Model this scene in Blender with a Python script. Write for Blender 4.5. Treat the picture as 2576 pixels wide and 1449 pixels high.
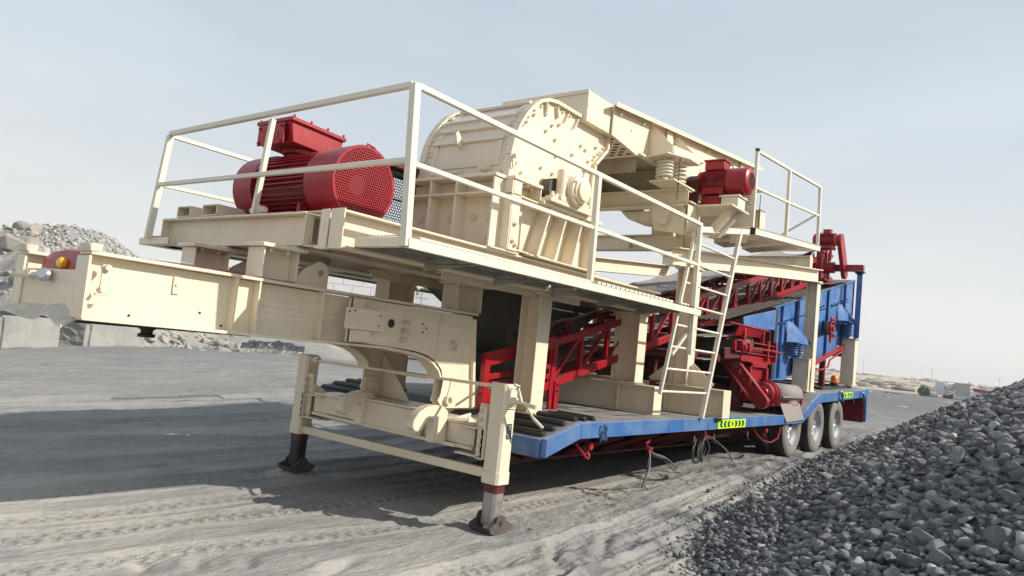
import bpy, bmesh, math, random
import numpy as np
from mathutils import Vector, Matrix
V=Vector; R=math.radians
random.seed(7); RNG=np.random.default_rng(7)
for o in list(bpy.data.objects): bpy.data.objects.remove(o)
sc=bpy.context.scene; COL=sc.collection

# ------------------------------------------------------------------ camera
cam=bpy.data.cameras.new('camera'); camo=bpy.data.objects.new('camera',cam); COL.objects.link(camo)
rt=V((0.60924291,-0.78626544,0.10300357)); upv=V((-0.12521624,0.03287648,0.99158461)); fw=V((0.7830351,0.61701361,0.07842344))
mw=Matrix((( rt.x,upv.x,-fw.x,0),(rt.y,upv.y,-fw.y,0),(rt.z,upv.z,-fw.z,1.5),(0,0,0,1)))
camo.matrix_world=mw
cam.sensor_width=36; cam.lens=36*1821.6/2576; cam.clip_start=.05; cam.clip_end=6000
sc.camera=camo
sc.render.resolution_x=1024; sc.render.resolution_y=576
# ------------------------------------------------------------------ sky, sun, exposure
SUN=V((.70,-1.33,1.0)).normalized()
el=math.asin(SUN.z); az=math.atan2(SUN.x,SUN.y)
wd=bpy.data.worlds.new('World'); sc.world=wd; wd.use_nodes=True
nt=wd.node_tree; nt.nodes.clear()
wo=nt.nodes.new('ShaderNodeOutputWorld'); bg=nt.nodes.new('ShaderNodeBackground'); sky=nt.nodes.new('ShaderNodeTexSky')
sky.sky_type='NISHITA'; sky.sun_disc=False; sky.sun_elevation=el; sky.sun_rotation=az
sky.air_density=1.0; sky.dust_density=4.0; sky.ozone_density=2.0; sky.altitude=50
bg.inputs[1].default_value=.102
# thin high cloud veil mixed into the sky, by direction
tc=nt.nodes.new('ShaderNodeTexCoord'); mp=nt.nodes.new('ShaderNodeMapping'); mp.inputs['Scale'].default_value=(1.2,1.2,4.5)
nz=nt.nodes.new('ShaderNodeTexNoise'); nz.inputs['Scale'].default_value=1.7; nz.inputs['Detail'].default_value=5; nz.inputs['Roughness'].default_value=.55
cr=nt.nodes.new('ShaderNodeValToRGB'); cr.color_ramp.elements[0].position=.36; cr.color_ramp.elements[0].color=(.80,.80,.80,1); cr.color_ramp.elements[1].position=.72; cr.color_ramp.elements[1].color=(1,1,1,1)
mxs=nt.nodes.new('ShaderNodeMixRGB')
sxy=nt.nodes.new('ShaderNodeSeparateXYZ'); nt.links.new(tc.outputs['Generated'],sxy.inputs[0])
vr=nt.nodes.new('ShaderNodeValToRGB'); VE=vr.color_ramp.elements; VE[0].position=0; VE[0].color=(.680,.672,.640,1); VE[1].position=.62; VE[1].color=(.400,.472,.555,1); q_=VE.new(.10); q_.color=(.625,.635,.625,1); q_=VE.new(.28); q_.color=(.525,.570,.605,1)
vm=nt.nodes.new('ShaderNodeVectorMath'); vm.operation='SCALE'; vm.inputs['Scale'].default_value=10
nt.links.new(sxy.outputs[2],vr.inputs[0]); nt.links.new(vr.outputs[0],vm.inputs[0]); nt.links.new(vm.outputs[0],mxs.inputs[2])
nt.links.new(tc.outputs['Generated'],mp.inputs[0]); nt.links.new(mp.outputs[0],nz.inputs[0]); nt.links.new(nz.outputs[0],cr.inputs[0])
nt.links.new(cr.outputs[0],mxs.inputs[0]); nt.links.new(sky.outputs[0],mxs.inputs[1]); nt.links.new(mxs.outputs[0],bg.inputs[0]); nt.links.new(bg.outputs[0],wo.inputs[0])
sl=bpy.data.lights.new('sun','SUN'); sl.energy=4.0; sl.angle=R(.6); sl.color=(1,.93,.82)
so=bpy.data.objects.new('sun',sl); COL.objects.link(so); so.rotation_euler=SUN.to_track_quat('Z','Y').to_euler(); so.location=(10,-20,20)
sc.view_settings.view_transform='Standard'; sc.view_settings.look='None'; sc.view_settings.exposure=.45; sc.view_settings.gamma=1

# ------------------------------------------------------------------ materials
def mat(name,col,rough=.5,metal=0,var=.0,varcol=None,scale=3,dust=None,dustamt=0,bump=0,bscale=40,spec=.5,coat=0,runs=None,runamt=.3,chips=None):
    m=bpy.data.materials.new(name); m.use_nodes=True; t=m.node_tree; b=t.nodes['Principled BSDF']
    L=t.links.new
    b.inputs['Roughness'].default_value=rough; b.inputs['Metallic'].default_value=metal
    b.inputs['Specular IOR Level'].default_value=spec
    if coat: b.inputs['Coat Weight'].default_value=coat; b.inputs['Coat Roughness'].default_value=.25
    geo=t.nodes.new('ShaderNodeNewGeometry')
    cur=None
    rgb=t.nodes.new('ShaderNodeRGB'); rgb.outputs[0].default_value=(*col,1); cur=rgb.outputs[0]
    def noise(sc_,det=6,ro=.6,vec=None,stretch=None):
        n=t.nodes.new('ShaderNodeTexNoise'); n.inputs['Scale'].default_value=sc_; n.inputs['Detail'].default_value=det; n.inputs['Roughness'].default_value=ro
        if stretch:
            mp=t.nodes.new('ShaderNodeMapping'); mp.inputs['Scale'].default_value=stretch; L(geo.outputs['Position'],mp.inputs[0]); L(mp.outputs[0],n.inputs['Vector'])
        else: L(geo.outputs['Position'],n.inputs['Vector'])
        return n.outputs[0]
    def ramp(v,a,b_,hi=1.0):
        r=t.nodes.new('ShaderNodeMapRange'); r.inputs[1].default_value=a; r.inputs[2].default_value=b_; r.inputs[3].default_value=0; r.inputs[4].default_value=hi; L(v,r.inputs[0]); return r.outputs[0]
    def mix(a,bcol,f):
        x=t.nodes.new('ShaderNodeMixRGB'); L(f,x.inputs[0]); L(a,x.inputs[1])
        if isinstance(bcol,tuple): x.inputs[2].default_value=(*bcol,1)
        else: L(bcol,x.inputs[2])
        return x.outputs[0]
    if varcol: cur=mix(cur,varcol,ramp(noise(scale),.42,.68,var))
    if chips: cur=mix(cur,chips,ramp(noise(44,2,.5),.70,.73,.35)); cur=mix(cur,tuple(.55*q+.1 for q in col),ramp(noise(1.1,7,.75),.60,.78,.35))
    if runs: cur=mix(cur,runs,ramp(noise(6,5,.7,stretch=(1.6,1.6,.22)),.55,.75,runamt))
    if dust:
        sx=t.nodes.new('ShaderNodeSeparateXYZ'); L(geo.outputs['Normal'],sx.inputs[0])
        up=ramp(sx.outputs[2],.3,.95,1.0)
        n2=ramp(noise(9,6,.7),.3,.6,1.0)
        ml=t.nodes.new('ShaderNodeMath'); ml.operation='MULTIPLY'; L(up,ml.inputs[0]); L(n2,ml.inputs[1])
        m2=t.nodes.new('ShaderNodeMath'); m2.operation='MULTIPLY'; L(ml.outputs[0],m2.inputs[0]); m2.inputs[1].default_value=dustamt
        cur=mix(cur,dust,m2.outputs[0])
    L(cur,b.inputs['Base Color'])
    rr=t.nodes.new('ShaderNodeMapRange'); L(noise(5,4),rr.inputs[0]); rr.inputs[3].default_value=rough-.1; rr.inputs[4].default_value=min(1,rough+.14); L(rr.outputs[0],b.inputs['Roughness'])
    if bump:
        bp=t.nodes.new('ShaderNodeBump'); bp.inputs['Strength'].default_value=1; bp.inputs['Distance'].default_value=bump; L(noise(bscale,5,.6),bp.inputs['Height']); L(bp.outputs[0],b.inputs['Normal'])
    return m
DUST=(.30,.28,.255)
M={}
M['cream']=mat('cream paint',(.79,.69,.52),.38,var=.6,varcol=(.70,.60,.445),scale=2.2,dust=(.42,.37,.31),dustamt=.6,chips=(.30,.22,.15),bump=.0009,bscale=18,runs=(.60,.51,.39),runamt=.30)
M['cream_rail']=mat('cream rail paint',(.74,.69,.57),.4,var=.4,varcol=(.62,.57,.47),scale=7,bump=.0006,bscale=60)
M['cream_worn']=mat('cream worn paint',(.70,.62,.49),.5,var=.8,varcol=(.48,.42,.34),scale=5,dust=DUST,dustamt=.7,chips=(.30,.22,.15),bump=.0015,bscale=30)
M['red']=mat('red paint',(.33,.004,.012),.34,var=.6,varcol=(.25,.005,.012),scale=3,dust=(.36,.17,.15),dustamt=.30,chips=(.16,.03,.03),bump=.0007,bscale=25,runs=(.20,.01,.018),runamt=.5)
M['red_dark']=mat('dark red chassis paint',(.115,.007,.012),.5,var=.7,varcol=(.07,.010,.012),scale=3,dust=DUST,dustamt=.5,bump=.001)
M['blue']=mat('blue paint',(.030,.125,.37),.42,var=.9,varcol=(.11,.225,.43),scale=4,dust=(.30,.33,.37),dustamt=.6,bump=.001,bscale=25,runs=(.03,.07,.20),runamt=.5)
M['blue_rail']=mat('worn blue edge paint',(.040,.135,.36),.45,var=1,varcol=(.13,.22,.37),scale=2.3,dust=(.33,.34,.36),dustamt=.8,bump=.0025,bscale=16,runs=(.015,.035,.11),runamt=.9)
M['rubber']=mat('tyre rubber',(.030,.030,.031),.75,var=.6,varcol=(.06,.058,.055),scale=8,bump=.001)
M['tyre_wall']=mat('dusty tyre wall',(.23,.215,.195),.85,var=.7,varcol=(.13,.12,.11),scale=6,bump=.002,bscale=30)
M['belt']=mat('conveyor rubber',(.24,.215,.20),.8,var=.8,varcol=(.27,.24,.22),scale=5,bump=.001)
M['black']=mat('black steel',(.018,.018,.020),.5,var=.5,varcol=(.05,.045,.04),scale=6)
M['steel']=mat('bare steel',(.52,.52,.54),.32,.9,var=.6,varcol=(.30,.29,.29),scale=12,runs=(.2,.17,.15),runamt=.5)
M['rim']=mat('silver wheel paint',(.58,.59,.61),.33,.55,var=.5,varcol=(.42,.41,.39),scale=9)
M['rust']=mat('rusty steel',(.085,.070,.062),.75,.2,var=.9,varcol=(.14,.12,.11),scale=11,bump=.002)
M['ramsteel']=mat('worn jack steel',(.40,.385,.38),.45,.6,var=.9,varcol=(.13,.08,.07),scale=7,runs=(.09,.05,.045),runamt=.8)
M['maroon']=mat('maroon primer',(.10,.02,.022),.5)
M['grey']=mat('grey cast metal',(.33,.33,.33),.6,.2)
M['cream_shade_dirty']=mat('shade darkened dirty cream paint',(.42,.35,.26),.6,var=.8,varcol=(.28,.23,.17),scale=3,bump=.001)  # dirty cream with shade put into the colour, for the feeder's dark underside
M['grating']=mat('darker grey beige grating',(.36,.335,.29),.55,var=.7,varcol=(.22,.21,.19),scale=4,bump=.001)  # grey beige for planks and bearers, darker than the worn cream
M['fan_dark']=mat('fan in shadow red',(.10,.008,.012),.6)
M['cable']=mat('cable rubber',(.09,.09,.095),.5)
M['orange']=mat('orange lens',(.9,.22,.01),.2,coat=.6)
M['yellow_lens']=mat('amber lens',(.95,.48,.01),.2,coat=.6)
M['redlens']=mat('red lens',(.75,.01,.02),.2,coat=.6)
M['hivis']=mat('hi vis yellow green',(.55,.95,.03),.45)
M['chev']=mat('dark chevron',(.03,.05,.02),.6)
M['plate']=mat('dark name plate',(.05,.055,.055),.4)
M['platetext']=mat('plate lettering',(.45,.45,.43),.4)

# diamond plate: raised bars as bump, dusty
def diamond():
    m=mat('dusty checker plate',(.20,.194,.188),.7,var=.8,varcol=(.30,.29,.278),scale=2.5); t=m.node_tree; L=t.links.new
    geo=t.nodes.new('ShaderNodeNewGeometry'); mp=t.nodes.new('ShaderNodeMapping'); mp.inputs['Rotation'].default_value=(0,0,R(45)); mp.inputs['Scale'].default_value=(22,22,22)
    ck=t.nodes.new('ShaderNodeTexBrick'); ck.inputs['Scale'].default_value=1; ck.inputs['Mortar Size'].default_value=.16; ck.inputs['Mortar Smooth'].default_value=.3; ck.offset=.5
    L(geo.outputs['Position'],mp.inputs[0]); L(mp.outputs[0],ck.inputs[0])
    bp=t.nodes.new('ShaderNodeBump'); bp.inputs['Distance'].default_value=.008; L(ck.outputs['Fac'],bp.inputs['Height']); L(bp.outputs[0],t.nodes['Principled BSDF'].inputs['Normal'])
    return m
M['diamond']=diamond()

# ------------------------------------------------------------------ geometry builder
X=V((1,0,0)); Y=V((0,1,0)); Z=V((0,0,1))
SPLIT={'end_plate','cap_plate','gusset','perforated_sheet_','front_leg','head_frame','black_tube_end','walkway_bearer','stiffener','end_channel','liner_bolt','side_bolt','hood_bolt','front_bolt','frame_bolt','bolt_row','clamp_tab','gusset_rib','access_hole','bolt_hole','chin_bolt','box_bolt','bearing_bolt','hold_down_bolt','idler_rollers','idler_bracket','cross_bar','cross_member','bolt','cover_bolt','leg_bolt','chute_bolt','weight_bolt','frame_bars','lifting_ear','bearing_strip','floor_plate','black_skid','chute_leg','trestle_leg','idler_station','side_arm','base_pad','support_stool','motor_foot','panel_seam','belt_scraper_teeth','serrated_edge','rear_panel','recess_frame'}
class G:
    def __init__(s): s.v=[]; s.f=[]; s.sm=[]
    def add(s,vs,fs,smooth=False):
        b=len(s.v); s.v+= [tuple(p) for p in vs]; s.f+=[tuple(b+i for i in f) for f in fs]; s.sm+=[smooth]*len(fs); return s
    def box(s,x0,x1,y0,y1,z0,z1):
        return s.add([(x0,y0,z0),(x1,y0,z0),(x1,y1,z0),(x0,y1,z0),(x0,y0,z1),(x1,y0,z1),(x1,y1,z1),(x0,y1,z1)],
          [(0,3,2,1),(4,5,6,7),(0,1,5,4),(1,2,6,5),(2,3,7,6),(3,0,4,7)])
    def beam(s,p,q,w,h,up=Z,off=(0,0)):
        p=V(p);q=V(q);d=(q-p).normalized(); up=V(up)
        sd=d.cross(up).normalized(); u=sd.cross(d).normalized(); p=p+sd*off[0]+u*off[1]; q=q+sd*off[0]+u*off[1]
        c=[(-w/2,-h/2),(w/2,-h/2),(w/2,h/2),(-w/2,h/2)]
        vs=[p+sd*a+u*b for a,b in c]+[q+sd*a+u*b for a,b in c]
        return s.add(vs,[(0,1,2,3),(7,6,5,4),(0,4,5,1),(1,5,6,2),(2,6,7,3),(3,7,4,0)])
    def ibeam(s,p,q,d,b,tw=.014,tf=.02,up=Z):
        s.beam(p,q,tw,d-2*tf,up); s.beam(p,q,b,tf,up,(0,d/2-tf/2)); s.beam(p,q,b,tf,up,(0,-d/2+tf/2)); return s
    def channel(s,p,q,d,b,side=1,t=.012,up=Z):
        s.beam(p,q,t,d-2*t,up); s.beam(p,q,b,t,up,(side*(b/2-t/2),d/2-t/2)); s.beam(p,q,b,t,up,(side*(b/2-t/2),-d/2+t/2)); return s
    def tube(s,p,q,r,n=14,r2=None,cap=True):
        p=V(p);q=V(q);d=(q-p).normalized(); a=d.cross(Z if abs(d.z)<.9 else X).normalized(); b=a.cross(d)
        r2=r if r2 is None else r2; vs=[];
        for c,rr in ((p,r),(q,r2)):
            for i in range(n):
                t=2*math.pi*i/n; vs.append(c+a*math.cos(t)*rr+b*math.sin(t)*rr)
        s.add(vs,[(i,(i+1)%n,n+(i+1)%n,n+i) for i in range(n)],True)
        if cap: 
            k=len(s.v)-2*n; s.f+=[tuple(k+i for i in range(n))[::-1],tuple(k+n+i for i in range(n))]; s.sm+=[False,False]
        return s
    def lathe(s,o,axis,prof,n=32,close=False):
        o=V(o);d=V(axis).normalized(); a=d.cross(Z if abs(d.z)<.9 else X).normalized(); b=d.cross(a); vs=[]
        for t,r in prof:
            for i in range(n):
                th=2*math.pi*i/n; vs.append(o+d*t+(a*math.cos(th)+b*math.sin(th))*max(r,.0005))
        fs=[(j*n+i,j*n+(i+1)%n,(j+1)*n+(i+1)%n,(j+1)*n+i) for j in range(len(prof)-1) for i in range(n)]
        s.add(vs,fs,True); return s
    def path(s,pts,r,n=8,smooth=True,closed=False):
        pts=[V(p) for p in pts]; N=len(pts); vs=[]; pa=None
        for k,p in enumerate(pts):
            d=(pts[min(k+1,N-1)]-pts[max(k-1,0)]).normalized()
            if pa is None: pa=d.cross(Z if abs(d.z)<.9 else X).normalized()
            a=(pa-d*pa.dot(d)).normalized(); pa=a; b=d.cross(a)
            vs+=[p+(a*math.cos(2*math.pi*i/n)+b*math.sin(2*math.pi*i/n))*r for i in range(n)]
        fs=[(j*n+i,j*n+(i+1)%n,(j+1)*n+(i+1)%n,(j+1)*n+i) for j in range(N-1) for i in range(n)]
        fs+=[tuple(range(n))[::-1],tuple((N-1)*n+i for i in range(n))]
        return s.add(vs,fs,smooth)
    def prism(s,pts,vec):
        pts=[V(p) for p in pts]; vec=V(vec); n=len(pts)
        return s.add(pts+[p+vec for p in pts],[tuple(range(n))[::-1],tuple(range(n,2*n))]+[(i,(i+1)%n,n+(i+1)%n,n+i) for i in range(n)])
    def prismxz(s,pl,y0,y1): return s.prism([(x,y0,z) for x,z in pl],(0,y1-y0,0))
    def prismyz(s,pl,x0,x1): return s.prism([(x0,y,z) for y,z in pl],(x1-x0,0,0))
    def band(s,pl,wy0,wy1,t):
        # a plate strip following an x-z polyline, between two y values, thickness t (upwards normal)
        for a,b in zip(pl[:-1],pl[1:]):
            p=V((a[0],(wy0+wy1)/2,a[1])); q=V((b[0],(wy0+wy1)/2,b[1])); s.beam(p,q,abs(wy1-wy0),t,Z if abs((q-p).normalized().z)<.95 else X)
        return s
    def bolt(s,p,nrm,r=.016,h=.018):
        p=V(p);nrm=V(nrm).normalized(); s.tube(p,p+nrm*.004,r*1.5,10); s.tube(p+nrm*.004,p+nrm*h,r,6); s.tube(p+nrm*h,p+nrm*(h+.01),r*.5,6); return s
    def perf(s,o,u,v,W,H,pitch,r,inside=None,n=8):
        o=V(o);u=V(u).normalized();v=V(v).normalized(); ph=pitch*.866; rows=int(H/ph)
        for j in range(rows):
            off=(j%2)*pitch/2; cols=int((W-off)/pitch)
            for i in range(cols):
                cx=off+(i+.5)*pitch; cy=(j+.5)*ph
                if inside and not inside(cx,cy): continue
                hw=pitch/2;hh=ph/2
                sq=[(hw,0),(hw,hh),(0,hh),(-hw,hh),(-hw,0),(-hw,-hh),(0,-hh),(hw,-hh)]
                ho=[(r*math.cos(k*math.pi/4),r*math.sin(k*math.pi/4)) for k in range(8)]
                s.add([o+u*(cx+a)+v*(cy+b) for a,b in sq+ho],[(k,(k+1)%8,8+(k+1)%8,8+k) for k in range(8)])
        return s
    def obj(s,name,m,parent=None,bevel=0):
        if name in SPLIT and len(s.f)>6:
            par=list(range(len(s.v)))
            def fd_(a):
                while par[a]!=a: par[a]=par[par[a]]; a=par[a]
                return a
            for f in s.f:
                for a in f[1:]: par[fd_(a)]=fd_(f[0])
            comp={}
            for i,v in enumerate(s.v):
                r=fd_(i); b=comp.setdefault(r,[list(v),list(v)])
                for k in range(3): b[0][k]=min(b[0][k],v[k]); b[1][k]=max(b[1][k],v[k])
            ks=list(comp); gp={k:k for k in ks}
            def fg(a):
                while gp[a]!=a: a=gp[a]
                return a
            for i,a in enumerate(ks):
                for b in ks[i+1:]:
                    A_,B_=comp[a],comp[b]
                    if all(A_[0][k]-.003<B_[1][k] and B_[0][k]-.003<A_[1][k] for k in range(3)): gp[fg(b)]=fg(a)
            groups={}
            for j,f in enumerate(s.f): groups.setdefault(fg(fd_(f[0])),[]).append(j)
            if len(groups)>1:
                out=None
                for js in groups.values():
                    g=G(); mp={}
                    for j in js:
                        for a in s.f[j]:
                            if a not in mp: mp[a]=len(g.v); g.v.append(s.v[a])
                        g.f.append(tuple(mp[a] for a in s.f[j])); g.sm.append(s.sm[j])
                    o=g._obj(name,m,parent,bevel); out=out or o
                return out
        return s._obj(name,m,parent,bevel)
    def _obj(s,name,m,parent=None,bevel=0):
        me=bpy.data.meshes.new(name); me.from_pydata(s.v,[],s.f); me.materials.append(M[m] if isinstance(m,str) else m)
        me.polygons.foreach_set('use_smooth',s.sm)
        bm=bmesh.new(); bm.from_mesh(me); bmesh.ops.recalc_face_normals(bm,faces=bm.faces); bm.to_mesh(me); bm.free()
        try: me.set_sharp_from_angle(angle=R(40))
        except Exception: pass
        me.update()
        o=bpy.data.objects.new(name,me); COL.objects.link(o)
        if bevel:
            b=o.modifiers.new('bevel','BEVEL'); b.width=bevel; b.segments=1; b.limit_method='ANGLE'; b.angle_limit=R(50)
        if parent is not None: adopt(o,parent)
        return o
def wmat(o):
    return wmat(o.parent)@o.matrix_parent_inverse@o.matrix_basis if o.parent else o.matrix_basis.copy()
def adopt(o,p): o.parent=p; o.matrix_parent_inverse=wmat(p).inverted()
def thing(name,label,cat,loc,group=None,kind=None):
    o=bpy.data.objects.new(name,None); COL.objects.link(o); o.empty_display_size=.1; o.matrix_basis=Matrix.Translation(V(loc)); o.location=loc
    return tag(o,label,cat,group,kind)
def tag(o,label=None,cat=None,group=None,kind=None):
    if label:o['label']=label
    if cat:o['category']=cat
    if group:o['group']=group
    if kind:o['kind']=kind
    return o
def circ(cx,cz,r,a0,a1,n): return [(cx+r*math.cos(R(a0+(a1-a0)*i/n)),cz+r*math.sin(R(a0+(a1-a0)*i/n))) for i in range(n+1)]
# ================================================================== LOW-BED TRAILER
YN,YF=3.47,6.88
tr=thing('low_bed_trailer','long blue edged low-bed trailer with dusty checker plate deck carrying all the crushing machines','trailer',(11,5.2,.2))
G().box(5.61,12.36,YN+.06,YF-.06,.845,.87).prism([(12.36,YN+.06,.845),(13.27,YN+.06,1.19),(13.27,YN+.06,1.217),(12.36,YN+.06,.871)],(0,YF-YN-.12,0)).prism([(13.27,YN+.06,1.19),(16.94,YN+.06,1.315),(16.94,YN+.06,1.342),(13.27,YN+.06,1.217)],(0,YF-YN-.12,0)).obj('deck_plate','diamond',tr)
G().prism([(5.11,YN+.06,.715),(5.61,YN+.06,.845),(5.61,YN+.06,.869),(5.11,YN+.06,.740)],(0,YF-YN-.12,0)).obj('front_ramp',mat('dusty ramp plate',(.20,.19,.185),.8,var=.8,varcol=(.12,.115,.11),scale=4,bump=.002),tr)
def rampz(x): return .74+(x-5.11)*.26 if x<5.61 else .87
for side,(y0,y1) in (('n',(YN+.09,4.55)),('f',(5.8,YF-.09))):
    for i,x in enumerate((5.17,5.32,5.48,5.66,5.82,5.98)):
        e=0.0 if i<4 else .35
        a,b=(y0,y1-e) if side=='n' else (y0+e,y1)
        if side=='n': b=min(b,4.35 if i<3 else 4.0)
        G().beam((x,a,rampz(x)+.018),(x,b,rampz(x)+.018),.055,.034).beam((x,a+.01,rampz(x)+.04),(x,b-.01,rampz(x)+.04),.032,.012).obj('grip_bar','black',tr,.006)
for y0 in (YN,YF-.06):
    pl=[(5.09,.590),(5.605,.730),(12.352,.731),(13.29,1.058),(16.95,1.189),(16.95,1.345),(13.265,1.219),(12.37,.873),(5.605,.873),(5.09,.745)]
    g=G().prismxz(pl,y0,y0+.055)
    yo=y0 if y0<5 else y0+.055; s=-1 if y0<5 else 1
    for x in (5.62,7.4,8.45,9.9,12.1,14.6): 
        zc=.80 if x<12.3 else .80+(x-9.4)*.0+ .385
        g.box(x-.006,x+.006,min(yo,yo+s*.006),max(yo,yo+s*.006),zc-.062 if x<12.3 else 1.115,zc+.065 if x<12.3 else 1.245)
    g.obj('side_rail','blue_rail',tr,.006)
G().box(5.075,5.108,YN+.057,YF-.062,.58,.742).obj('front_beam','blue_rail',tr,.005)
# corner weld dirt + welded patch on the rail
g=G()
for k in range(14): a=5.92+.011*k; z=.79+.045*math.sin(k*2.3); g.box(a,a+.014,YN-.006-.004*(k%3),YN+.001,z-.03-.012*(k%4),z+.02)
g.obj('weld_patch',mat('burnt blue weld',(.012,.03,.10),.5,var=.9,varcol=(.10,.25,.50),scale=30),tr)
for y in (4.25,6.1):
    g=G()
    g.prismxz([(5.2,.56),(5.7,.42),(12.5,.40),(12.9,.95),(16.85,1.08),(16.85,1.18),(13.3,1.06),(12.36,.835),(5.6,.835),(5.2,.70)],y-.008,y+.008)
    g.beam((5.25,y,.555),(5.7,y,.415),.16,.02).beam((5.7,y,.41),(12.5,y,.39),.16,.022)
    g.obj('chassis_beam','red_dark',tr)
for i,x in enumerate((5.75,6.5,7.25,8.0,8.8,9.6,10.4,11.2,12.0)):
    G().prismyz([(YN+.06,.835),(YN+.06,.74),(4.24,.44),(6.1,.44),(YF-.06,.74),(YF-.06,.835)],x-.006,x+.006).beam((x,YN+.07,.737),(x,4.24,.437),.09,.012,X).obj('outrigger','red_dark',tr)
for x in (13.6,14.4,15.2,16.0,16.8): G().box(x-.03,x+.03,YN+.06,YF-.06,1.06,1.17).obj('cross_member','red_dark',tr)
G().box(5.15,5.19,YN+.1,YF-.1,.56,.585).obj('front_lip','red_dark',tr)
# wheels
def wheel(x,yo,out):
    # yo: outer face y ; out = -1 near side, +1 far side
    w=.245; ax=V((0,-out,0))
    rim=G().lathe((x,yo,.662),ax,[(.01,.285),(.012,.268),(.045,.258),(.06,.24),(.11,.225),(.125,.15),(.125,.001)],40).lathe((x,yo,.662),ax,[(.012,.285),(.235,.285)],40)
    rim.lathe((x,yo,.662),ax,[(.09,.001),(.055,.04),(.055,.085),(.125,.10)],24)
    for k in range(10): 
        t=2*math.pi*k/10; rim.tube(V((x+.13*math.cos(t),yo-out*.125,.662+.13*math.sin(t))),V((x+.13*math.cos(t),yo-out*.09,.662+.13*math.sin(t))),.013,6)
    o=rim.obj('wheel','rim',tr)
    G().lathe((x,yo,.662),ax,[(.02,.287),(.004,.31),(0,.37),(.012,.425),(.035,.452)],56).lathe((x,yo,.662),ax,[(.21,.452),(.233,.425),(.245,.37),(.241,.31),(.225,.287)],56).obj('tyre_wall','tyre_wall',o)
    prof=[(.035,.452),(.05,.468),(.062,.47),(.066,.458),(.074,.458),(.078,.471),(.108,.472),(.112,.458),(.12,.458),(.124,.472),(.156,.471),(.16,.458),(.168,.458),(.172,.47),(.19,.468),(.21,.452)]
    G().lathe((x,yo,.662),ax,prof,56).obj('tyre','rubber',o)
for x in (12.0,13.35,14.70):
    wheel(x,3.50,-1); wheel(x,3.79,-1); wheel(x,6.86,1); wheel(x,6.57,1)
    G().tube((x,3.9,.66),(x,6.5,.66),.06).obj('axle','red_dark',tr)
G().box(16.88,16.92,YN+.06,4.10,.66,1.18).box(16.84,16.88,YN+.06,YN+.10,.64,1.18).box(16.83,16.88,YN+.06,4.10,.64,.68).beam((16.86,3.72,.68),(16.86,3.72,1.18),.03,.03,X).obj('rear_panel','red',tr,.004)
G().box(16.85,16.955,YN,YN+.055,.66,1.19).obj('rear_post','blue_rail',tr,.004)
G().box(16.88,16.92,6.3,YF-.06,.66,1.18).obj('rear_panel','red_dark',tr,.004)
# reflective chevron signs (flat)
def sign(x0,x1,z0a,z0b,h):
    sl_=(z0b-z0a)/(x1-x0)
    s=G().prism([(x0,YN-.006,z0a),(x1,YN-.006,z0b),(x1,YN-.006,z0b+h),(x0,YN-.006,z0a+h)],(0,.005,0)).obj('reflective_sign','hivis',tr)
    g=G(); n=7; w=(x1-x0)/(n+.6)
    def pt(x,t): return (x,YN-.0105,z0a+sl_*(x-x0)+h*t)
    for k in range(n):
        cx=x0+w*(k+.8)
        if k==3: g.prism([pt(cx-w*.22,.5),pt(cx,.18),pt(cx+w*.22,.5),pt(cx,.82)],(0,.004,0))
        else:
            d=-1 if k<3 else 1; a=.26*w; e=.16*w
            g.prism([pt(cx-a-d*e,.14),pt(cx+a-d*e,.14),pt(cx+a+d*e,.5),pt(cx+a-d*e,.86),pt(cx-a-d*e,.86),pt(cx-a+d*e,.5)],(0,.004,0))
    g.obj('chevron','chev',s)
sign(8.78,9.72,.737,.737,.108); sign(14.66,15.56,1.118+.03,1.15+.03,.098)
for x in (5.96,10.9):
    m_=G().lathe((x,3.60,.635),(0,-1,0),[(0,.045),(.03,.045),(.035,.03)],18).obj('marker_lamp','black',tr)
    G().lathe((x,3.565,.635),(0,-1,0),[(0,.032),(.012,.030),(.018,.015),(.02,.001)],16).obj('lens','redlens',m_)
    G().box(x-.04,x+.04,3.60,3.612,.56,.74).obj('lamp_bracket','red',m_)
for x in (5.93,): G().path([(x-.09,3.66,.66),(x-.03,3.62,.58),(x+.02,3.60,.525),(x+.055,3.595,.515),(x+.07,3.60,.54),(x+.065,3.61,.565)],.013).obj('tie_hook','red',tr)
for x in (14.50,16.25): G().path([(x-.03,YN-.03,1.262),(x+.01,YN-.05,1.275),(x+.05,YN-.05,1.23),(x+.08,YN-.05,1.16),(x+.16,YN-.04,1.11),(x+.20,YN-.02,1.115)],.022).obj('lashing_hook','blue',tr)
for x in (9.0,10.2,8.4): G().box(x,x+.03,3.68,3.9,.62,.74).path([(x,3.6,.64),(x-.05,3.58,.58),(x-.02,3.57,.53)],.014).obj('lashing_bracket','red_dark',tr)
G().path([(10.35,3.6,.72),(10.45,3.55,.60),(10.7,3.53,.50),(11.0,3.52,.47),(11.3,3.52,.52),(11.5,3.55,.70)],.012).obj('air_hose','red',tr)
G().tube((9.3,4.0,.62),(10.5,4.0,.62),.12,24).obj('air_tank','red_dark',tr)
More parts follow.
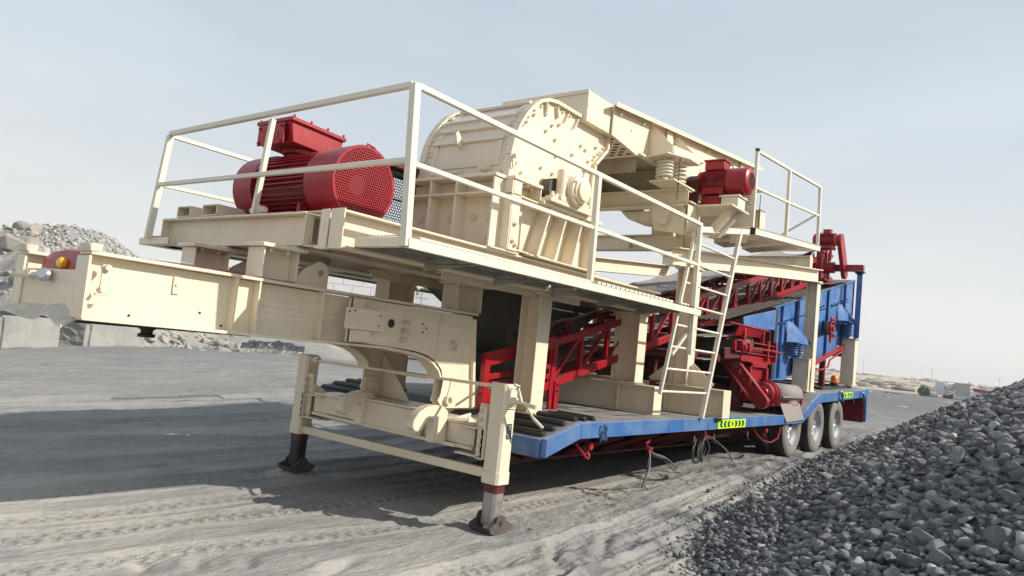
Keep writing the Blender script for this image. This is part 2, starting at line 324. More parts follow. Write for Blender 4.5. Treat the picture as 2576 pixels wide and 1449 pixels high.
# ================================================================== GOOSENECK
gn=thing('gooseneck','cream steel gooseneck of two deep plate beams arching down to the trailer nose','gooseneck',(3,4.95,1.35))
def gside(yi,out,near):
    # yi : y of web outer face plane, out=-1 toward camera
    flat=[(1.765,1.411),(4.0,1.385)]
    arch=[(4.36,1.352),(4.50,1.325),(4.60,1.285),(4.68,1.225),(4.725,1.15),(4.735,1.05),(4.70,.965),(4.66,.90)]
    top=[(1.66,1.772),(5.12,1.742)]
    web=flat+arch[:5]+[(4.72,1.0),(4.70,.95),(4.77,.885),(4.77,.862),(5.30,.862),(5.30,.88),(5.13,1.72)]+[(1.765,1.765)]
    w=G().prismxz(web,yi,yi+.016).obj('side_beam','cream',gn)
    a,b=(yi-.075,yi+.085)
    G().band([(1.735,1.778),(5.14,1.748)],a,b,.022).obj('top_flange','cream',w,.003)
    g=G().band([(1.735,1.401),(4.02,1.375)]+[(x,z-.008) for x,z in arch[:5]],a,b,.022); g.obj('bottom_flange','cream',w,.003)
    g=G()
    for x in (2.66,2.83,3.37,3.66): 
        zt=1.765-(x-1.69)*.0087; zb=1.415-(x-1.69)*.0115
        g.box(x-.006,x+.006,yi+out*.072 if out<0 else yi+.016,yi if out<0 else yi+.016+.07,zb,zt)
    g.obj('stiffener','cream',w)
    if near:
        # flush plate at the rear with hatch, holes and pipe stubs
        G().prismxz([(3.66,1.40),(4.02,1.388),(4.36,1.368),(4.52,1.34),(4.64,1.29),(4.72,1.22),(4.755,1.12),(4.74,1.0),(4.71,.95),(4.78,.885),(5.26,.885),(5.06,1.725),(3.66,1.74)],yi-.070,yi-.060).obj('flush_plate','cream',w,.002)
        yy=yi-.071
        f=yi-.072
        G().box(4.62,4.98,f-.004,f,1.28,1.63).box(4.64,4.96,f-.007,f-.004,1.30,1.61).obj('hatch_plate','cream',w,.002)
        G().lathe((4.82,f-.007,1.44),(0,-1,0),[(0,.045),(.018,.043),(.018,.034),(.008,.032),(.008,.001)],20).obj('hatch_lock','cream_worn',w)
        G().lathe((4.06,f,1.575),(0,-1,0),[(0,.036),(.003,.036),(.003,.001)],18).obj('plug_hole','black',w)
        for z,x in ((1.60,4.20),(1.53,4.20),(1.455,4.19)): 
            G().tube((x,f,z),(x,f-.02,z),.024,6).tube((x,f-.02,z),(x,f-.08,z),.015,10).obj('pipe_stub','cream_worn',w)
        G().lathe((4.66,f,1.66),(0,-1,0),[(0,.028),(.01,.026),(.01,.014),(.002,.001)],14).obj('grommet','cream_worn',w)
        # bracket with bent plate
        G().box(3.60,3.72,f-.05,f-.03,1.40,1.73).box(3.52,3.90,f-.085,f-.075,1.50,1.66).box(3.62,3.80,f-.075,f-.03,1.64,1.66).box(3.63,3.80,f-.06,f-.05,1.41,1.50).box(3.60,3.605,f-.05,f,1.40,1.73).obj('bracket_plate','cream',w,.002)
        gb=G()
        for x,z in ((3.55,1.63),(3.60,1.64),(3.86,1.62),(3.85,1.54)): gb.tube((x,f-.0855,z),(x,f-.087,z),.008,8)
        for x,z in ((2.02,1.44),(2.46,1.50),(2.62,1.43),(4.42,1.60),(4.47,1.57),(4.43,1.53)): gb.tube((x,(yi if x<3.6 else f)+.001,z),(x,(yi if x<3.6 else f)-.002,z),.009,10)
        gb.obj('bolt_hole','black',w)
        for x,z in ((2.28,1.66),(3.24,1.64)): 
            k=G().box(x-.022,x+.022,yi-.012,yi,z-.06,z+.05).tube((x,yi-.012,z),(x,yi-.02,z),.012,8).obj('small_tab','cream',w,.002)
        # gusset at the rear foot
        G().prismxz([(4.80,.885),(5.22,.885),(5.16,1.14),(4.86,1.16)],f-.006,f-.001).obj('foot_plate','cream',w,.002)
        G().lathe((4.83,f-.006,.955),(0,-1,0),[(0,.045),(.03,.042),(.03,.03),(0,.028)],18).obj('pin_boss','cream',w)
        G().beam((5.16,f-.01,.90),(5.06,f-.01,1.70),.03,.05,Y).obj('rear_edge_bar','cream',w)
        # lifting link on the nose
        G().tube((1.82,f+.02,1.70),(1.82,f-.05,1.70),.02,8).tube((1.81,f+.02,1.57),(1.81,f-.04,1.57),.018,8).box(1.795,1.83,f-.025,f-.012,1.55,1.72).box(1.77,1.86,f-.04,f-.012,1.54,1.552).obj('link_bar','cream_worn',w,.003)
    return w
gside(4.48,-1,True); gside(5.43,1,False)
G().box(1.740,1.76,4.42,5.50,1.42,1.675).box(1.725,1.739,4.40,4.57,1.40,1.76).box(1.725,1.739,5.38,5.515,1.40,1.76).box(1.76,1.86,4.57,5.40,1.655,1.672).obj('nose_plate','cream',gn,.003)
for y0,y1 in ((4.40,4.55),(5.37,5.51)): G().box(1.72,1.79,y0,y1,1.782,1.832).obj('corner_block','cream_worn',gn,.006)
# bent tongue plate below the nose
tg=G(); prof=[(0,1.455),(.35,1.44),(.62,1.425),(.80,1.435),(.93,1.475),(1.02,1.46)]
tp=[(5.60,1.385,1.44),(5.40,1.40,1.452),(5.10,1.375,1.455),(4.90,1.372,1.458),(4.78,1.405,1.47),(4.68,1.395,1.475),(4.58,1.365,1.42),(4.50,1.35,1.40)]
for (a,za,ta),(b,zb,tb_) in zip(tp[:-1],tp[1:]):
    tg.add([(1.67,a,ta),(1.67,b,tb_),(1.595,b,zb),(1.595,a,za),(1.67,a,ta-.014),(1.67,b,tb_-.014),(1.595,b,zb-.014),(1.595,a,za-.014)],[(0,1,2,3),(7,6,5,4),(0,4,5,1),(1,5,6,2),(2,6,7,3),(3,7,4,0)])
tgo=tg.obj('bent_tongue_plate','cream_worn',gn)
G().box(1.78,2.9,4.57,5.39,1.37,1.385).obj('belly_plate','black',gn)
G().lathe((2.36,4.94,1.385),(0,0,-1),[(0,.055),(.03,.055),(.035,.04),(.06,.038),(.065,.055),(.085,.055),(.085,.001)],20).obj('king_pin','black',gn)
# air couplings
c_=G().tube((1.66,5.30,1.628),(1.60,5.33,1.628),.018,10).tube((1.61,5.34,1.628),(1.61,5.20,1.628),.020,12).tube((1.61,5.19,1.63),(1.61,5.06,1.63),.028,12).tube((1.61,5.07,1.63),(1.61,4.97,1.63),.017,12).box(1.60,1.665,4.93,4.98,1.60,1.665).obj('air_coupling','cream_worn',gn,.002)
G().lathe((1.61,4.89,1.632),(-.6,-.7,.1),[(-.03,.02),(-.02,.038),(.01,.04),(.02,.025),(.035,.025),(.035,.001)],14).obj('plug_cap','steel',c_)
# red tank between the beams with its amber lamp
tk=G(); 
def blob(x,yc,hw,zt,zb,n=12):
    return [(x,yc-hw*math.cos(math.pi*i/n),zb+(zt-zb)*math.sin(math.pi*i/n)**.45) for i in range(n+1)]
secs=[(1.705,.02,.04),(1.71,.33,.09),(1.73,.37,.135),(1.78,.39,.155),(1.95,.33,.15),(2.4,.35,.158),(3.3,.35,.158),(3.45,.30,.12),(3.5,.1,.03)]
vs=[];n=13
for x,hw,h in secs: vs+=blob(x,4.92,hw,1.665+h,1.655)
tk.add(vs,[(j*n+i,j*n+i+1,(j+1)*n+i+1,(j+1)*n+i) for j in range(len(secs)-1) for i in range(n-1)],True)
tko=tk.obj('red_hood','red',gn)
mat_w=mat('white label film',(.75,.74,.70),.5); mat_y=mat('amber label film',(.7,.45,.12),.5)
for x0 in (2.15,2.95): 
    a=G()
    for k,(w_) in enumerate((.26,)): a.add([(x0,4.60,1.815),(x0+w_,4.60,1.815),(x0+w_,4.74,1.8275),(x0,4.74,1.8275)],[(0,1,2,3)])
    a.obj('label_film',mat_w,tko)
lm=G().lathe((1.735,4.885,1.715),(-1,-.15,0),[(-.02,.040),(.012,.040)],20).obj('amber_lamp','black',gn)
ll=G().lathe((1.722,4.883,1.715),(-1,-.15,0),[(0,.032),(.042,.030),(.052,.025),(.056,.001)],24)
for k in range(16):
    t=2*math.pi*k/16; p=V((1.72,4.883+.032*math.cos(t),1.715+.032*math.sin(t))); ll.beam(p,p+V((-.04,-.006,0)),.005,.005)
ll.obj('lens','yellow_lens',lm)
for o_ in (tgo,c_,tko,lm): o_.location.x+=.072
G().prismyz([(5.42,.87),(4.98,.87),(5.42,1.30)],4.93,4.945).box(4.70,4.93,5.405,5.42,.87,1.12).box(4.715,4.90,5.39,5.405,.89,1.06).obj('inner_gusset','cream',gn,.003)
G().lathe((4.82,5.39,.975),(0,-1,0),[(0,.05),(.02,.048),(.02,.03),(0,.028)],20).obj('pin_boss','cream',gn)
# lifting lugs on the beams
for y in (4.455,5.38):
    pl=[(3.13,1.77),(3.42,1.77)]+circ(3.335,1.885,.085,-10,130,10)+[(3.20,1.90),(3.13,1.82)]
    l_=G().prismxz(pl,y,y+.05).obj('lifting_lug','cream',gn,.003)
    G().tube((3.345,y-.002,1.885),(3.345,y+.052,1.885),.026,18).obj('lug_hole','cream_shade_dirty',l_)
# inner arch plates + cross beam + coupling hooks
G().prismyz([(4.56,1.36),(5.40,1.36),(5.40,1.72),(4.56,1.72)],5.05,5.065).obj('rear_bulkhead','cream',gn)
G().box(4.64,5.02,4.10,5.86,.60,.63).box(4.64,4.66,4.56,5.38,.63,.84).box(4.64,5.02,4.52,4.55,.63,.845).box(4.64,5.02,5.38,5.41,.63,.845).box(4.62,5.04,4.50,5.43,.845,.866).obj('cross_beam','cream',gn,.004)
for yc in (4.27,5.30):
    pl=[(4.665,.62),(4.665,.88),(4.60,.925)]+[(4.50,.935),(4.40,.92),(4.32,.88),(4.265,.815),(4.25,.755),(4.275,.725),(4.33,.712),(4.375,.735),(4.40,.775)]+[(4.43,.815),(4.47,.825),(4.505,.80),(4.51,.75),(4.50,.62)]
    if yc>5: pl=[(x+.10,z-.005) for x,z in pl]
    G().prismxz(pl,yc-.045,yc+.045).obj('coupling_hook','cream',gn,.008)
for ya,yb in ((3.92,4.50),(5.43,6.08)):
    G().box(4.66,4.98,ya,yb,.60,.63).box(4.68,4.70,ya,yb,.63,.80).box(4.94,4.96,ya,yb,.63,.80).box(4.66,4.98,ya,yb,.80,.825).prism([(4.70,(ya+yb)/2-.01,.826),(4.94,(ya+yb)/2-.01,.826),(4.94,(ya+yb)/2-.01,.87)],(0,.02,0)).obj('side_arm','cream_worn' if ya<5 else 'cream',gn,.004)
# ================================================================== LANDING GEAR
lg=thing('landing_gear','pair of cream landing legs with crank handle standing in front of the trailer nose','landing gear',(4.7,5,0))
def leg(yc,near):
    x0,x1=4.64,4.80; h=.10
    zt,zb=1.185,.375
    r=.025
    # chamfered square outer tube
    def oct(x0,x1,y0,y1,c,z0,z1): return G().prism([(x0+c,y0,z0),(x1-c,y0,z0),(x1,y0+c,z0),(x1,y1-c,z0),(x1-c,y1,z0),(x0+c,y1,z0),(x0,y1-c,z0),(x0,y0+c,z0)],(0,0,z1-z0))
    t=oct(x0,x1,yc-.085,yc+.085,.02,zb,zt).obj('leg_tube','cream',lg,.004)
    oct(x0-.006,x1+.006,yc-.091,yc+.091,.02,zb+.0,zb+.10).obj('tube_collar','cream',t,.004)
    oct(x0+.02,x1-.02,yc-.065,yc+.065,.01,zt-.02,zt+.003).obj('tube_cap','black',t)
    i=oct(x0+.015,x1-.015,yc-.068,yc+.068,.02,.05,zb+.02).obj('inner_tube','ramsteel' if near else 'black',lg)
    oct(x0+.012,x1-.012,yc-.071,yc+.071,.02,zb-.07,zb+.001).obj('painted_band','maroon',i)
    # foot: rocking shoe
    f=G()
    for s in (-1,1):
        yb=yc+s*.105
        f.prismxz([(4.575,.055),(4.60,.01),(4.65,-.014),(4.79,-.014),(4.85,.01),(4.88,.055),(4.84,.065),(4.80,.085)]+circ(4.72,.080,.062,5,175,9)+[(4.63,.075)],yb-.007,yb+.007)
        f.tube((4.72,yb-.014,.088),(4.72,yb+.014,.088),.030,16).tube((4.72,yb-.02,.088),(4.72,yb+.02,.088),.014,10)
    f.add([(4.57,yc-.10,.050),(4.57,yc+.10,.050),(4.62,yc+.10,-.008),(4.62,yc-.10,-.008),(4.82,yc+.10,-.008),(4.82,yc-.10,-.008),(4.88,yc+.10,.052),(4.88,yc-.10,.052)],[(0,1,2,3),(3,2,4,5),(5,4,6,7)])
    
    f.obj('foot_pad','rust',i)
    # mounting bracket on the inner side
    s=1 if near else -1
    yb=yc+s*.085
    m=G().box(4.66,4.68,min(yb,yb+s*.10),max(yb,yb+s*.10),.55,1.0).box(4.62,4.64,min(yb,yb+s*.03)-.0,max(yb,yb+s*.07),.55,.98)
    m.box(4.62,4.92,min(yb,yb+s*.03)+.001,max(yb,yb+s*.03),.56,.80).box(4.62,4.92,min(yb+s*.03,yb+s*.30),max(yb+s*.03,yb+s*.30),.786,.80).box(4.62,4.92,min(yb+s*.03,yb+s*.30),max(yb+s*.03,yb+s*.30),.56,.575).box(4.76,4.775,min(yb+s*.03,yb+s*.30),max(yb+s*.03,yb+s*.30),.575,.786)
    m.prism([(4.66,yb+s*.12,.80),(4.80,yb+s*.12,.80),(4.68,yb+s*.12,.92)],(0,.012,0)).prism([(4.66,yb+s*.22,.80),(4.80,yb+s*.22,.80),(4.68,yb+s*.22,.88)],(0,.012,0))
    m=m.obj('mounting_bracket','cream',lg,.003)
    b=G()
    for k in range(6): b.bolt((4.619,yb+s*.035,.60+k*.068),(-1,0,0),.014,.014)
    b.obj('bolt_row','cream_worn',m)
    return t
ln=leg(3.69,True); lf=leg(6.30,False)
G().beam((4.70,3.77,.445),(4.70,6.22,.425),.05,.075).obj('lower_brace','cream',lg,.004)
gg=G().tube((4.72,3.77,1.15),(4.72,6.22,1.135),.014,12).tube((4.72,4.6,1.143),(4.72,5.1,1.14),.02,12).tube((4.72,6.14,1.14),(4.72,6.22,1.14),.035,14).obj('drive_shaft','cream',lg)
g=G().lathe((4.72,3.605,1.055),(0,-1,0),[(0,.055),(.012,.055),(.02,.04),(.05,.032),(.06,.02),(.06,.001)],20).box(4.665,4.775,3.592,3.606,.985,1.165).tube((4.72,3.55,1.055),(4.72,3.40,1.035),.013,10).obj('gear_boss','cream',lg,.002)
G().tube((4.72,3.50,1.05),(4.70,3.54,1.175),.013,10).tube((4.72,3.46,1.04),(4.80,3.43,.935),.011,10).tube((4.80,3.43,.935),(4.90,3.40,.86),.014,10).tube((4.70,3.52,1.175),(4.66,3.545,1.19),.012,10).tube((4.72,3.43,1.04),(4.72,3.35,1.028),.018,10).tube((4.72,3.44,1.03),(4.72,3.44,.985),.006,6).obj('crank_handle','cream_worn',lg)
g=G()
for y,z in ((3.60,1.15),(3.60,1.01)):
    for x in (4.69,4.75): g.bolt((x,3.592,z),(0,-1,0),.007,.006)
g.obj('cover_bolt','cream_worn',lg)
pl=G().box(4.70,4.755,3.5975,3.6045,.745,.865).obj('maker_plate','plate',lg)
# illegible stamped lines as on the real plate
g=G()
for k in range(8):
    w_=.018+.018*((k*7)%3)/2; g.box(4.7275-w_,4.7275-w_+2*w_*(.6+.4*((k*5)%2)),3.5962,3.5974,.755+k*.013,.760+k*.013)
g.obj('plate_lettering','platetext',pl)
# ================================================================== STEEL COLUMNS + BEAMS UNDER THE MACHINES
fr=thing('steel_support_frame','cream steel columns and cross beams standing on the trailer deck under crusher and feeder','support frame',(8,5.3,.87))
def hcol(x0,x1,ya,yb,z0,z1,name='column',p=fr,stiff=True):
    # H section: flanges face -y / +y, web between seen from the front, cap and base plates
    g=G().box(x0,x1,ya,ya+.016,z0+.016,z1-.018).box(x0,x1,yb-.016,yb,z0+.016,z1-.018)
    xm=(x0+x1)/2; g.box(xm-.007,xm+.007,ya+.016,yb-.016,z0+.016,z1-.018)
    o=g.obj(name,'cream',p,.003)
    G().box(x0-.03,x1+.03,ya-.03,yb+.03,z1-.018,z1).box(x0-.02,x1+.02,ya-.02,yb+.02,z0,z0+.016).obj('end_plate','cream',o,.003)
    return o
def boltset(pts,n=(0,0,-1),r=.016,h=.02,name='bolt',p=None,m='cream'):
    g=G()
    for q in pts: g.bolt(q,n,r,h)
    return g.obj(name,m,p)
# front pair (columns 1), carried on the deck
hcol(5.60,5.80,4.05,4.28,.87,2.035); hcol(5.60,5.80,5.95,6.18,.87,2.035)
# cross beam 1 with pair 2
b1=G().ibeam((7.755,3.81,1.035),(7.755,6.5,1.035),.326,.215,.012,.016).box(7.650,7.748,4.28,4.292,.89,1.18).box(7.762,7.86,4.28,4.292,.89,1.18).box(7.655,7.855,3.803,3.812,.874,1.196).obj('base_beam','cream',fr,.003)
hcol(7.655,7.855,4.07,4.40,1.200,2.04); hcol(7.655,7.855,5.9,6.23,1.200,2.04)
b2=G().ibeam((8.80,3.395,1.045),(8.80,6.75,1.045),.345,.24,.012,.016)
for y in (4.17,4.34,4.75): b2.box(8.685,8.794,y,y+.012,.89,1.20)
b2.box(8.682,8.918,3.386,3.396,.874,1.216); b2.obj('base_beam','cream',fr,.003)
hcol(8.70,8.90,3.90,4.14,1.220,2.735); hcol(8.70,8.90,6.45,6.69,1.220,2.735)
for s,y in ((-1,3.90),(1,4.14)):
    G().prismyz([(y,1.222),(y,1.47),(y+s*.02,1.47),(y+s*.30,1.24),(y+s*.30,1.222)],8.796,8.806).beam((8.80,y+s*.008,1.475),(8.80,y+s*.30,1.235),.10,.014,X).obj('gusset','cream',fr,.002)
hcol(13.42,13.62,3.68,3.87,1.224,3.185); hcol(14.14,14.34,6.45,6.69,1.257,3.285)
# inclined longitudinal beams
sl3=.0985
def zi(x,z0=2.735,x0=8.8): return z0+(x-x0)*sl3
xb1=G().ibeam((8.2,3.99,zi(8.2)+.122),(13.72,3.77,3.212+.112),.232,.19,.012,.016).obj('inclined_beam','cream',fr,.003)
xb2=G().ibeam((7.9,6.57,zi(7.9)+.122),(13.4,6.57,zi(13.4)+.122),.24,.20,.012,.016).obj('inclined_beam','cream',fr,.003)
# beams across on top of them
yb=[(8.70,3.94,6.7),(13.25,3.80,6.7)]
for x,ya,ye in yb:
    zb=zi(x)+.243
    g=G().ibeam((x+.08,ya,zb+.105),(x+.08,ye,zb+.105),.208,.16,.012,.014)
    for y in (4.12,4.9,5.8): g.box(x+.002,x+.074,y,y+.01,zb+.016,zb+.194)
    g.box(x+.002,x+.158,ya-.009,ya,zb+.002,zb+.208)
    g.obj('cross_beam','cream',fr,.003)
# feeder sub-frame: front spring beam with stub post, rear spring beam
xs=7.72; 
fb=G().box(xs-.006,xs+.006,3.62,5.15,3.325,3.495).box(xs-.09,xs+.09,3.62,5.15,3.495,3.512).box(xs-.07,xs+.07,3.66,5.15,3.308,3.325)
fb.obj('spring_beam','cream',fr,.003)
G().box(xs-.44,xs+.12,3.60,3.92,3.514,3.532).box(xs-.40,xs+.10,3.62,3.90,3.534,3.546).obj('spring_seat_plate','cream',fr,.003)
G().prismyz([(3.80,3.31),(4.05,3.31),(4.00,3.12),(3.86,3.09)],xs-.07,xs+.07).obj('beam_stub','cream',fr,.003)
# outboard posts carrying the feeder frame ends (near side): folded plate bracket
G().box(7.86,7.98,3.60,3.66,2.99,3.36).box(7.72,7.86,3.612,3.622,3.02,3.34).prismyz([(3.66,2.99),(3.66,3.34),(4.15,3.34),(4.05,3.05)],7.76,7.775).box(7.70,8.02,3.58,3.72,3.36,3.375).obj('bracket_post','cream',fr,.003)
G().box(8.75,8.77,4.02,4.60,3.125,3.38).box(8.60,8.93,4.2,4.22,3.13,3.38).obj('riser_plate','cream',fr,.003)
# trough plates hanging below the front spring beam (chute bottom)
G().prismyz([(3.80,3.30),(4.56,3.30),(4.46,3.21),(3.95,3.12),(3.80,3.12)],7.83,8.3).obj('drip_tray','cream_worn',fr,.003)
# rear I-beam that carries the feeder tail, behind the upper walkway
G().ibeam((10.3,3.66,3.66),(10.3,5.1,3.66),.30,.20,.012,.016).box(10.2,10.4,3.65,3.66,3.51,3.81).ibeam((9.9,4.05,3.60),(9.9,5.1,3.60),.22,.16,.012,.014).obj('tail_beam','cream',fr,.003)
G().box(10.0,10.02,3.66,4.4,3.49,3.81).box(9.88,9.90,3.70,3.95,3.26,3.49).obj('tail_gusset','cream',fr,.003)
# screen pedestals
def ped(x0,x1,ya,yb,z0,z1):
    xm=(x0+x1)/2
    o=G().box(x0,x0+.012,ya+.012,yb,z0+.01,z1-.014).box(x0,x1,ya,ya+.012,z0+.01,z1-.014).box(x0,x1,yb-.0,yb+.012,z0+.01,z1-.014).obj('pedestal','cream',fr,.003)
    G().box(x0-.05,x1+.04,ya-.03,yb+.04,z1-.014,z1).box(x0-.03,x1+.03,ya-.02,yb+.03,z0,z0+.01).obj('end_plate','cream',o,.003)
    return o
pa=ped(13.22,13.39,3.70,3.94,1.225,1.80)
G().prism([(13.22,3.69,1.80),(13.39,3.69,1.80),(13.33,3.69,1.55),(13.30,3.69,1.23),(13.24,3.69,1.23)],(0,-.006,0)).obj('rib','cream',pa)
pb=ped(16.55,16.80,3.70,3.95,1.395,2.385)
for dz in (1.75,1.9,2.1,): pass
g=G()
for y,z in ((3.83,2.19),(3.82,2.10),(3.84,1.97)): g.tube((16.545,y,z),(16.549,y,z),.014,12)
g.obj('bolt_hole','cream_rail',pb)
ped(13.25,13.42,6.2,6.5,1.225,1.80); ped(16.55,16.80,6.2,6.5,1.395,2.385)
G().beam((14.6,3.85,1.29),(16.87,3.85,1.368),.12,.045).beam((14.6,5.3,1.29),(16.87,5.3,1.368),.12,.045).beam((16.5,3.80,1.356),(16.5,6.5,1.356),.12,.045).beam((14.7,3.9,1.30),(14.7,6.5,1.30),.12,.05).obj('black_skid','black',fr,.004)
# ================================================================== CRUSHER PLATFORM
pf=thing('crusher_platform','cream steel platform with grating walkway above the gooseneck carrying the big red motor','platform',(5,5,2.05))
# longitudinal beams
for y,xs_ in ((4.02,3.10),(6.02,3.26)):
    G().ibeam((xs_,y,2.17),(7.86,y,2.17),.262,.17,.012,.018).obj('long_beam','cream',pf,.003)
G().ibeam((3.165,4.37,2.175),(3.165,6.45,2.175),.25,.16,.012,.018).box(3.165-.08,3.165+.08,6.45,6.458,2.05,2.30).box(3.086,3.160,4.358,4.370,2.071,2.279).obj('front_beam','cream',pf,.003)
G().box(3.075,3.087,4.085,4.175,2.035,2.305).box(3.087,3.099,3.935,4.08,2.03,2.31).box(3.06,3.10,4.07,4.19,2.025,2.04).box(3.087,3.24,4.16,4.175,2.04,2.30).box(3.23,3.24,4.175,4.40,2.07,2.29).box(3.09,3.24,4.18,4.36,2.045,2.055).box(3.09,3.24,4.18,4.36,2.29,2.30).obj('corner_bracket','cream',pf,.003)
G().tube((3.073,4.13,2.17),(3.078,4.13,2.17),.024,18).obj('bracket_hole','cream_worn',pf)
for x in (4.55,5.3,6.3,7.78): G().ibeam((x,4.12,2.16),(x,5.92,2.16),.22,.14,.012,.014).obj('cross_beam','cream',pf)
G().box(3.3,5.2,4.12,5.92,2.295,2.305).box(6.4,7.8,4.12,5.92,2.295,2.305).obj('floor_plate','cream_worn',pf)
for y in (4.12,5.0): G().box(4.3,6.4,y,y+.02,1.98,2.05).obj('stiffener','cream',pf)
# support stools on the gooseneck
for (x0,x1),zb in (((2.83,3.12),1.79),((4.84,5.18),1.765)):
    for ya in (4.42,5.34):
        y1=ya+.20
        o=G().box(x0,x0+.012,ya,y1,zb,2.00).box(x1-.012,x1,ya,y1,zb,2.00).box(x0+.012,x1-.012,ya+.09,ya+.10,zb,2.00).obj('support_stool','cream',pf,.003)
        G().box(x0-.03,x1+.05,ya-.03,y1+.03,2.002,2.03).obj('cap_plate','cream',o,.003)
        boltset([(x0+.07,ya+.03,2.0),(x1-.08,ya+.03,2.0)],p=o)
G().box(3.06,5.25,4.40,4.65,2.032,2.042).box(3.06,5.25,5.32,5.58,2.032,2.042).obj('bearing_strip','cream_worn',pf)
# walkway: near side perforated planks + edge channel
z0=2.085
def plank(x0,x1,y0,y1,zt,name='grating_plank'):
    g=G(); h=.072 if y1>3.9 else .045
    # long folded plank with rows of openings left between cross bars
    g.box(x0,x1,y0,y0+.006,zt-h,zt).box(x0,x1,y1-.006,y1,zt-h,zt)
    w=(y1-y0-.012); ys=y0+.006; sw=.006
    rows=[.22,.40,.60,.78]; e=0
    for f in rows+[1.0]:
        a=ys+w*e+(sw/2 if e else 0); b=ys+w*f-(sw/2 if f<1 else 0); g.box(x0,x1,a,b,zt-.004,zt-.001); e=f
    for f in rows:
        k=0
        while x0+k*.034<x1-.05:
            a=x0+k*.034; g.box(a,a+(.020 if k%7 else .034),ys+w*f-sw/2,ys+w*f+sw/2,zt-.0045,zt-.0015); k+=1
    return g.obj(name,'grating',pf)
plank(3.2,5.55,3.425,3.61,2.125); plank(3.2,5.55,3.615,3.93,2.125)
plank(5.57,7.75,3.425,3.61,2.125); plank(5.57,7.75,3.615,3.93,2.125)
plank(3.2,7.75,6.14,6.33,2.125); plank(3.2,7.75,6.34,6.53,2.125)
G().box(3.19,7.80,3.385,3.391,2.05,2.118).box(3.19,7.80,3.391,3.43,2.05,2.056).box(3.19,7.80,3.391,3.415,2.112,2.118).obj('edge_channel','cream_rail',pf,.002)
G().box(3.19,7.80,6.55,6.556,2.05,2.118).box(3.19,7.80,6.52,6.55,2.05,2.056).obj('edge_channel','cream_rail',pf,.002)
G().box(3.17,3.18,3.44,3.90,2.055,2.12).box(3.18,3.22,3.44,3.90,2.055,2.061).box(2.98,2.99,6.1,6.62,2.05,2.11).box(2.99,3.05,6.1,6.62,2.05,2.056).box(3.05,3.30,6.2,6.6,2.05,2.06).obj('end_channel','cream',pf,.003)
g=G()
for k in range(14): 
    y=3.45+k*.033; g.box(3.19,3.24,y,y+.004,2.085,2.135).box(3.19,3.26,y,y+.016,2.13,2.134)
for k in range(9):
    y=6.22+k*.042; g.box(3.0,3.04,y,y+.004,2.085,2.13)
g.obj('serrated_edge','cream_worn',pf)
g=G()
for x in (3.9,4.75,5.6,6.45,7.3): g.box(x,x+.04,3.44,4.0,2.045,2.08).prism([(x,3.42,2.05),(x,3.95,2.05),(x,3.95,1.99)],(.008,0,0))
g.obj('walkway_bearer','grating',pf)
G().box(5.55,7.1,3.40,3.50,2.125,2.150).box(3.30,5.45,3.40,3.47,2.123,2.140).obj('kick_strip','cream_rail',pf,.002)
g=G()
for k in range(24): x=5.6+k*.088; g.box(x,x+.006,3.394,3.3985,2.128,2.146)
for k in range(10): x=7.1+k*.066; g.box(x,x+.012,3.40,3.425,2.12,2.132)
g.obj('rivet_row','maroon',pf)
def rail(name,p,pts,s=.04,m='cream_rail'):
    g=G()
    for a,b in zip(pts[:-1],pts[1:]): g.beam(a,b,s,s,Z if abs((V(b)-V(a)).normalized().z)<.9 else X)
    return g.obj(name,m,p,.003)
A0=V((3.19,3.42,2.06));A1=V((3.12,3.42,3.115))
rail('rail_post',pf,[A0,A1],.056)
rail('rail_post',pf,[(5.44,3.42,2.13),(5.42,3.42,3.075)],.05)
rail('rail_post',pf,[(7.66,3.42,1.60),(7.66,3.42,3.10)],.05)
rail('rail_post',pf,[(2.96,6.42,2.10),(3.03,6.42,3.04)],.05)
rail('rail_post',pf,[(3.10,5.05,2.30),(3.12,4.99,3.055)],.04)
rail('top_rail',pf,[(3.14,3.42,3.105),(7.64,3.42,3.085)])
rail('mid_rail',pf,[(3.165,3.42,2.60),(7.64,3.42,2.62)],.034)
rail('top_rail',pf,[(3.12,3.44,3.11),(3.03,6.42,3.055)])
rail('mid_rail',pf,[(3.14,3.44,2.615),(2.98,6.40,2.58)],.034)
rail('top_rail',pf,[(3.05,6.45,3.045),(4.6,6.5,3.04)],.036); rail('mid_rail',pf,[(3.0,6.45,2.59),(4.6,6.5,2.62)],.03)
rail('rail_post',pf,[(4.6,6.5,2.1),(4.6,6.5,3.04)],.04)
# ladder
ld=thing('steel_ladder','cream ladder with seven rungs leaning from the trailer deck beside the yellow chevron sign','ladder',(7.7,3.45,.87))
Lb,Lt=V((7.03,3.45,1.10)),V((7.66,3.47,3.0)); Rb,Rt=V((8.21,3.45,.876)),V((8.98,3.45,3.28))
Lb2=V((7.09,3.46,1.15)); 
rail('side_rail',ld,[Lb2,Lt],.036); rail('side_rail',ld,[Rb,Rt],.05)
for k in range(8):
    z=1.18+k*.243 - (0 if k<7 else 0)
    pl_=Lb2+(Lt-Lb2)*((z-Lb2.z)/(Lt.z-Lb2.z)); pr_=Rb+(Rt-Rb)*((z-.01-Rb.z)/(Rt.z-Rb.z))
    G().tube(pl_,pr_,.014,10).obj('rung','cream_rail',ld)
G().beam((7.68,3.45,3.03),(9.28,3.45,3.30),.03,.07).obj('top_bar','cream_rail',ld,.003)
G().beam((7.66,3.46,1.85),(7.30,3.46,1.58),.025,.03).obj('diagonal_brace','cream_rail',ld)
